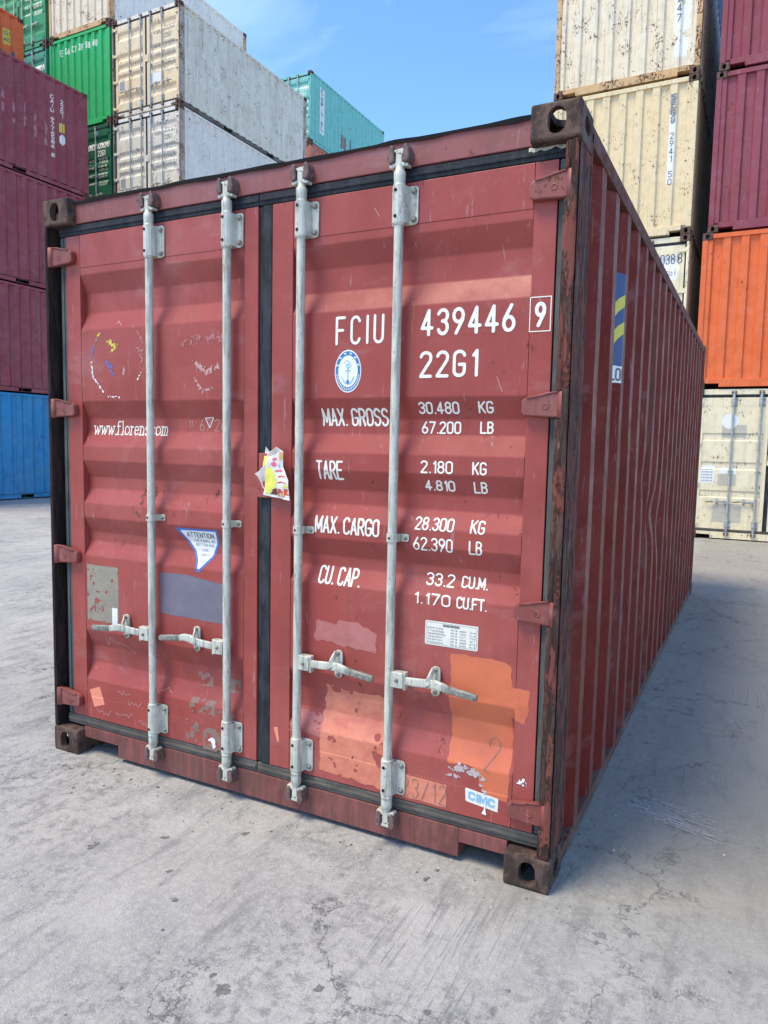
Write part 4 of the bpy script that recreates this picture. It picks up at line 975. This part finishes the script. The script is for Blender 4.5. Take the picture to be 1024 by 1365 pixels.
patch([(bc-.005, bz-.045), (bc+.005, bz-.045), (bc+.006, bz-.036), (bc, bz-.030), (bc-.006, bz-.036)], map_door, M['blue_print'], DR, 'badge_anchor', h=.0015, off=.0026)
# --- stickers, plates, touched-up paint
patch([(2.04, .362), (2.045, .50), (2.035, .60), (2.046, .70), (2.040, .775), (2.14, .772), (2.20, .778), (2.268, .762), (2.272, .686), (2.335, .684), (2.332, .60), (2.318, .565), (2.272, .572), (2.276, .40), (2.270, .27), (2.19, .282), (2.165, .31), (2.16, .36), (2.12, .376)], map_door, M['orange_a'], DR, 'touched_up_paint', h=.004, rag=.006, label='bright orange brushed paint patch')
patch([(1.495, .215), (1.50, .50), (1.515, .56), (1.60, .553), (1.78, .556), (1.792, .50), (1.792, .20)], map_door, M['orange_b'], DR, 'touched_up_paint', h=.004, rag=.010, wear=.16, wsc=.05, label='worn orange brushed paint patch')
patch([(1.863, .195), (1.863, .283), (2.04, .280), (2.04, .195)], map_door, M['orange_b'], DR, 'touched_up_paint', h=.004, rag=.004, label='small worn orange paint patch')
patch([(1.463, .745), (1.475, .822), (1.56, .815), (1.58, .835), (1.66, .83), (1.745, .80), (1.735, .728), (1.60, .735)], map_door, M['pink_patch'], DR, 'touched_up_paint', h=.004, rag=.010, label='pinkish paint patch')
patch(rect(1.352, 1.50, .35, .44), map_door, M['pink_patch'], DR, 'touched_up_paint', h=.005, rag=.012, wear=.3)
patch([(.658, .748), (.655, .93), (.80, .935), (1.01, .912), (1.01, .742)], map_door, M['slate'], DL, 'grey_patch', h=.005, rag=.003, label='slate grey rectangular paint patch')
patch(rect(.196, .398, .660, .925), map_door, M['khaki'], DL, 'sticker', h=.004, wear=.12, wsc=.02, rag=.002, label='worn khaki sticker')
patch(rect(.358, .392, .655, .735), map_door, M['decal_white'], DL, 'sticker', h=.004, off=.002)
for (a, b, c, d) in ((.845, .93, .445, .505), (.985, 1.08, .44, .50), (.82, .965, .33, .395), (.98, 1.07, .315, .36), (.80, .875, .195, .29), (.90, 1.05, .175, .275)):
    patch(rect(a, b, c, d), map_door, M['glue'], DL, 'glue_residue', h=.004, rag=.004, ragsc=.015, wear=.38, wsc=.02)
patch([(.925, .218), (.945, .236), (.965, .228), (.968, .195), (.955, .185), (.945, .215)], map_door, M['decal_white'], DL, 'sticker_remains', h=.003, rag=.004, ragsc=.01, off=.002)
patch([(.200, .318), (.232, .238), (.302, .262), (.268, .344)], map_door, M['neon'], DL, 'sticker', h=.004, off=.001, label='salmon orange square sticker')
patch([(1.272, .345), (1.292, .352), (1.302, .285), (1.290, .292)], map_door, M['neon'], DR, 'sticker', h=.003, off=.001)
# warning triangle
tri = [(.738, 1.136), (.972, 1.140), (.968, 1.085), (.940, 1.018), (.880, .952), (.862, .952), (.850, 1.00), (.822, 1.04), (.778, 1.09)]
patch(tri, map_door, M['blue_edge'], DL, 'warning_sticker', h=.0035, off=.001)
tri2 = [(.765, 1.127), (.962, 1.131), (.957, 1.087), (.930, 1.022), (.878, .966), (.870, .966), (.861, 1.004), (.833, 1.046), (.790, 1.094)]
patch(tri2, map_door, M['decal_white'], DL, 'warning_sticker', h=.0035, off=.0018)
stroke_obj(text_segs('ATTENTION', .80, .945, 1.100, 1.120), .0018, .0015, map_door, M['ink'], DL, off=.0026, rag=0)
for s, a, b, zz in (('THE PANEL IN', .828, .938, 1.080), ('BOTTOM RAIL', .838, .942, 1.062), ('USE', .868, .905, 1.040), ('COMPOS', .862, .915, 1.020), ('TED', .872, .905, .998)):
    stroke_obj(text_segs(s, a, b, zz, zz+.011), .0009, .0014, map_door, M['ink_grey'], DL, off=.0026, rag=0)
# data label
patch(rect(1.940, 2.143, .793, .882), map_door, M['cream_print'], DR, 'data_label', h=.006, off=.001, label='small white printed data label')
stroke_obj(text_segs('DIMENSIONS', 2.01, 2.072, .866, .873), .0010, .0012, map_door, M['ink'], DR, off=.0018, rag=0)
rows = []; rr = random.Random(3)
for k in range(6):
    zz = .857-k*.0105
    for a, b in ((1.950, 1.950+rr.uniform(.055, .075)), (2.04, 2.052), (2.058, 2.064), (2.074, 2.098), (2.112, 2.134)):
        rows += text_segs(''.join(rr.choice('ETHNIR85B') for _ in range(max(2, int((b-a)/.006)))), a, b, zz-.003, zz+.002)
stroke_obj(rows, .0006, .0010, map_door, M['ink_grey'], DR, off=.0018, rag=0)
q = rect(1.945, 2.138, .798, .877); stroke_obj(list(zip(q, q[1:]+q[:1])), .0007, .0011, map_door, M['ink_grey'], DR, 'label_border', off=.0018, rag=0)
# maker's sticker
patch([(2.116, .2395), (2.113, .290), (2.238, .276), (2.237, .226)], map_door, M['cream_print'], DR, 'maker_sticker', h=.004, off=.001)
def shear(segs, k, x0): return [((a, b-(a-x0)*k), (c, d-(c-x0)*k)) for (a, b), (c, d) in segs]
stroke_obj(shear(text_segs('CIMC', 2.130, 2.222, .252, .276, gap=.2), .11, 2.13), .0040, .0014, map_door, M['pale_blue'], DR, off=.0018, rag=0)
patch([(2.178, .208), (2.196, .205), (2.192, .228), (2.193, .262), (2.190, .262), (2.187, .228)], map_door, M['decal_white'], DR, 'sticker_remains', h=.002, off=.003)
for pts, mt in (([(2.045, .352), (2.09, .375), (2.15, .362), (2.19, .34), (2.185, .325), (2.12, .345), (2.06, .335)], 'chip'), ([(2.042, .318), (2.07, .335), (2.10, .322), (2.08, .31)], 'chip'), ([(2.16, .315), (2.185, .31), (2.19, .285), (2.17, .298)], 'chip'), ([(2.302, .352), (2.325, .372), (2.345, .348), (2.330, .342)], 'decal_white')):
    patch(pts, map_door, M[mt], DR, 'sticker_remains', h=.0025, rag=.010, ragsc=.010, off=.0022, wear=.36, wsc=.012)
# scraped-off emblem on the left door
oc = (.415, 1.865)
def wornring(pts, r, mat): stroke_obj(list(zip(pts, pts[1:])), r*.8, .0020, map_door, M[mat], DL, 'scraped_emblem', rag=.8, wear=.44)
wornring(arc(.415, 1.86, .165, .165, 132, 150, 6), .007, 'yellow'); wornring(arc(.415, 1.86, .165, .165, 140, 172, 8), .006, 'blue_edge'); wornring([(.252, 1.86), (.258, 1.79), (.29, 1.76), (.33, 1.715)], .004, 'decal_white')
wornring([(.35, 1.705), (.42, 1.70)], .004, 'decal_white'); wornring([(.53, 1.77), (.555, 1.81)], .003, 'decal_white'); wornring([(.36, 1.945), (.40, 1.925), (.385, 1.91)], .009, 'yellow')
wornring([(.345, 1.86), (.37, 1.835), (.385, 1.81)], .009, 'blue_edge'); wornring(arc(.415, 1.87, .16, .17, 60, 20, 6), .004, 'pink_patch'); wornring([(.53, 1.91), (.555, 1.90), (.56, 1.86)], .009, 'pink_patch'); wornring([(.40, 2.02), (.415, 2.035), (.43, 2.02)], .004, 'chalk')
wornring([(.80, 1.92), (.88, 1.935), (.93, 1.93), (.96, 1.95), (1.02, 1.93)], .014, 'pink_patch'); wornring([(.86, 1.84), (.92, 1.80), (.98, 1.82)], .010, 'chalk'); wornring([(.86, 1.77), (.90, 1.72), (.95, 1.73)], .006, 'chalk'); wornring([(.45, 1.80), (.455, 1.83)], .006, 'chalk')
# side banner remnant
patch([(.862, 1.872), (.986, 1.872), (.986, 2.225), (.978, 2.262), (.862, 2.262)], map_side, M['navy_print'], RC, 'side_banner', h=.007, off=.001, label='blue and yellow banner remnant on the side wall')
for k in (0, 1):
    z0 = 2.085-k*.115; q = [(.876, z0-.075), (.90, z0-.03), (.94, z0+.015), (.984, z0+.045), (.984, z0+.095), (.94, z0+.07), (.90, z0+.03), (.876, z0-.01)]
    patch(q, map_side, M['yellow'], RC, 'side_banner', h=.004, off=.002)
patch([(.862, 1.80), (.984, 1.80), (.984, 1.871), (.862, 1.871)], map_side, M['decal_white'], RC, 'side_banner', h=.006, off=.0012, rag=.003)
stroke_obj(text_segs('LOI', .906, .980, 1.812, 1.860, .16), .004, .0022, map_side, M['ink'], RC, off=.003, rag=0)
patch([(.70, 1.6), (.72, 1.62), (.72, 1.9), (.70, 1.88)], map_side, M['slate'], RC, 'worn_patch', h=.01, rag=.01) if 0 else None

# ================================================================== torn wrapper pushed behind the locking bar
W0 = empty('torn_wrapper', (1.28, .012, 1.29), 'crumpled yellow and white printed wrapper stuck behind a locking bar of the red container', 'wrapper')
ux = lambda X: 1.227+(340+X/12.41-355)*.00368-1.28
uz = lambda Y: 1.488-(580+Y/12.41-598)*.00291-1.29
def map_w(k):
    def f(a, b, off): return a, -.004+k*.0045-off+.012*fbm(a*22+1, b*16, 2)+.006*np.abs(np.sin(a*60+b*25)), b
    return f
def wp(pts, k, mat, name, h=.004, off=0., **kw): return patch([(ux(x), uz(y)) for x, y in pts], map_w(k), mat, W0, name, off=off, h=h, **kw)
paper = flat('glossy_paper', (.72, .70, .64), .35, .06)
wp([(200, 700), (200, 260), (225, 185), (300, 290), (320, 500)], 3, paper, 'paper_layer')
wp([(200, 500), (200, 345), (290, 350), (280, 470), (215, 520)], 3, M['bright_yellow'], 'print', off=.001)
wp([(65, 655), (250, 500), (290, 520), (270, 900), (190, 905), (110, 700)], 2, flat('paper_back', (.62, .54, .52), .6, .05), 'paper_layer')
wp([(290, 290), (440, 190), (545, 260), (545, 520), (640, 740), (660, 1080), (220, 1005), (270, 600)], 0, paper, 'paper_layer')
wp([(300, 300), (440, 195), (500, 245), (380, 320), (300, 360)], 0, flat('paper_fold', (.42, .36, .32), .6, .1), 'paper_fold', off=.0012)
wp([(275, 560), (330, 520), (385, 560), (460, 760), (430, 870), (365, 900), (340, 980), (240, 970), (250, 800)], 0, M['bright_yellow'], 'print', off=.001)
wp([(490, 260), (540, 280), (540, 400), (495, 400)], 0, M['orange_print'], 'print', off=.001)
wp([(360, 470), (400, 430), (440, 470), (430, 520), (385, 520)], 0, M['pink'], 'print', off=.001); wp([(370, 390), (400, 365), (440, 380), (430, 420), (380, 420)], 0, M['pink'], 'print', off=.001)
wp([(455, 500), (480, 470), (495, 520), (475, 545)], 0, M['tealp'] if 'tealp' in M else M['pale_blue'], 'print', off=.001)
wp([(410, 580), (520, 560), (530, 600), (425, 610)], 0, M['pink'], 'print', off=.001, rag=.003, ragsc=.006)
for y in (680, 780): wp([(465, y), (500, y-18), (600, y), (600, y+15), (520, y+5), (470, y+20)], 0, M['red_print'], 'print', h=.002, off=.001)
wp([(380, 900), (450, 880), (440, 1000), (350, 985)], 0, M['maroon_print'], 'print', off=.001, rag=.003, ragsc=.008); wp([(460, 870), (640, 900), (650, 1050), (450, 1005)], 0, M['red_print'], 'print', off=.001, rag=.006, ragsc=.008, wear=.35, wsc=.01)
wp([(540, 830), (610, 800), (630, 860), (560, 880)], 0, M['bright_yellow'], 'print', off=.001); wp([(520, 950), (560, 940), (560, 1020), (520, 1010)], 0, M['orange_print'], 'print', h=.002, off=.0015)

# ================================================================== loose grit on the concrete
def stones():
    rr = random.Random(11); mb = MB()
    def rock(x, y, s):
        vs = []; 
        for dx, dy, dz in ((1, 0, 0), (-1, 0, 0), (0, 1, 0), (0, -1, 0), (0, 0, 1), (.7, .7, .5), (-.7, .6, .5), (.6, -.7, .5), (-.7, -.7, .4), (0, 0, -.3)):
            k = s*rr.uniform(.7, 1.2); vs.append((x+dx*k, y+dy*k, max(-.002, dz*k*.7)))
        bm = bmesh.new(); q = [bm.verts.new(v) for v in vs]; bmesh.ops.convex_hull(bm, input=q)
        for v in [v for v in bm.verts if not v.link_faces]: bm.verts.remove(v)
        mb.bm(bm, rr.randint(0, 1))
    for i in range(700):
        x = rr.uniform(-9, 6); y = rr.uniform(-2.2, 9)
        if -.05 < x < 2.5 and -.02 < y < 6.1: continue
        rock(x, y, abs(rr.gauss(0, .0026))+.0012)
    for i in range(240):
        rock(rr.uniform(-.1, 2.6), -abs(rr.gauss(0, .12)), abs(rr.gauss(0, .003))+.0012)
    for i in range(200):
        rock(2.44+abs(rr.gauss(0, .12)), rr.uniform(0, 6), abs(rr.gauss(0, .003))+.0012)
    o = put('loose_grit', mb.mesh('loose_grit', [flat('dark_grit', (.14, .13, .125), .85, .4), flat('pale_grit', (.36, .35, .32), .9, .3)]))
    o['kind'] = 'stuff'; o['label'] = 'small stones and grit scattered over the concrete'; o['category'] = 'grit'
stones()
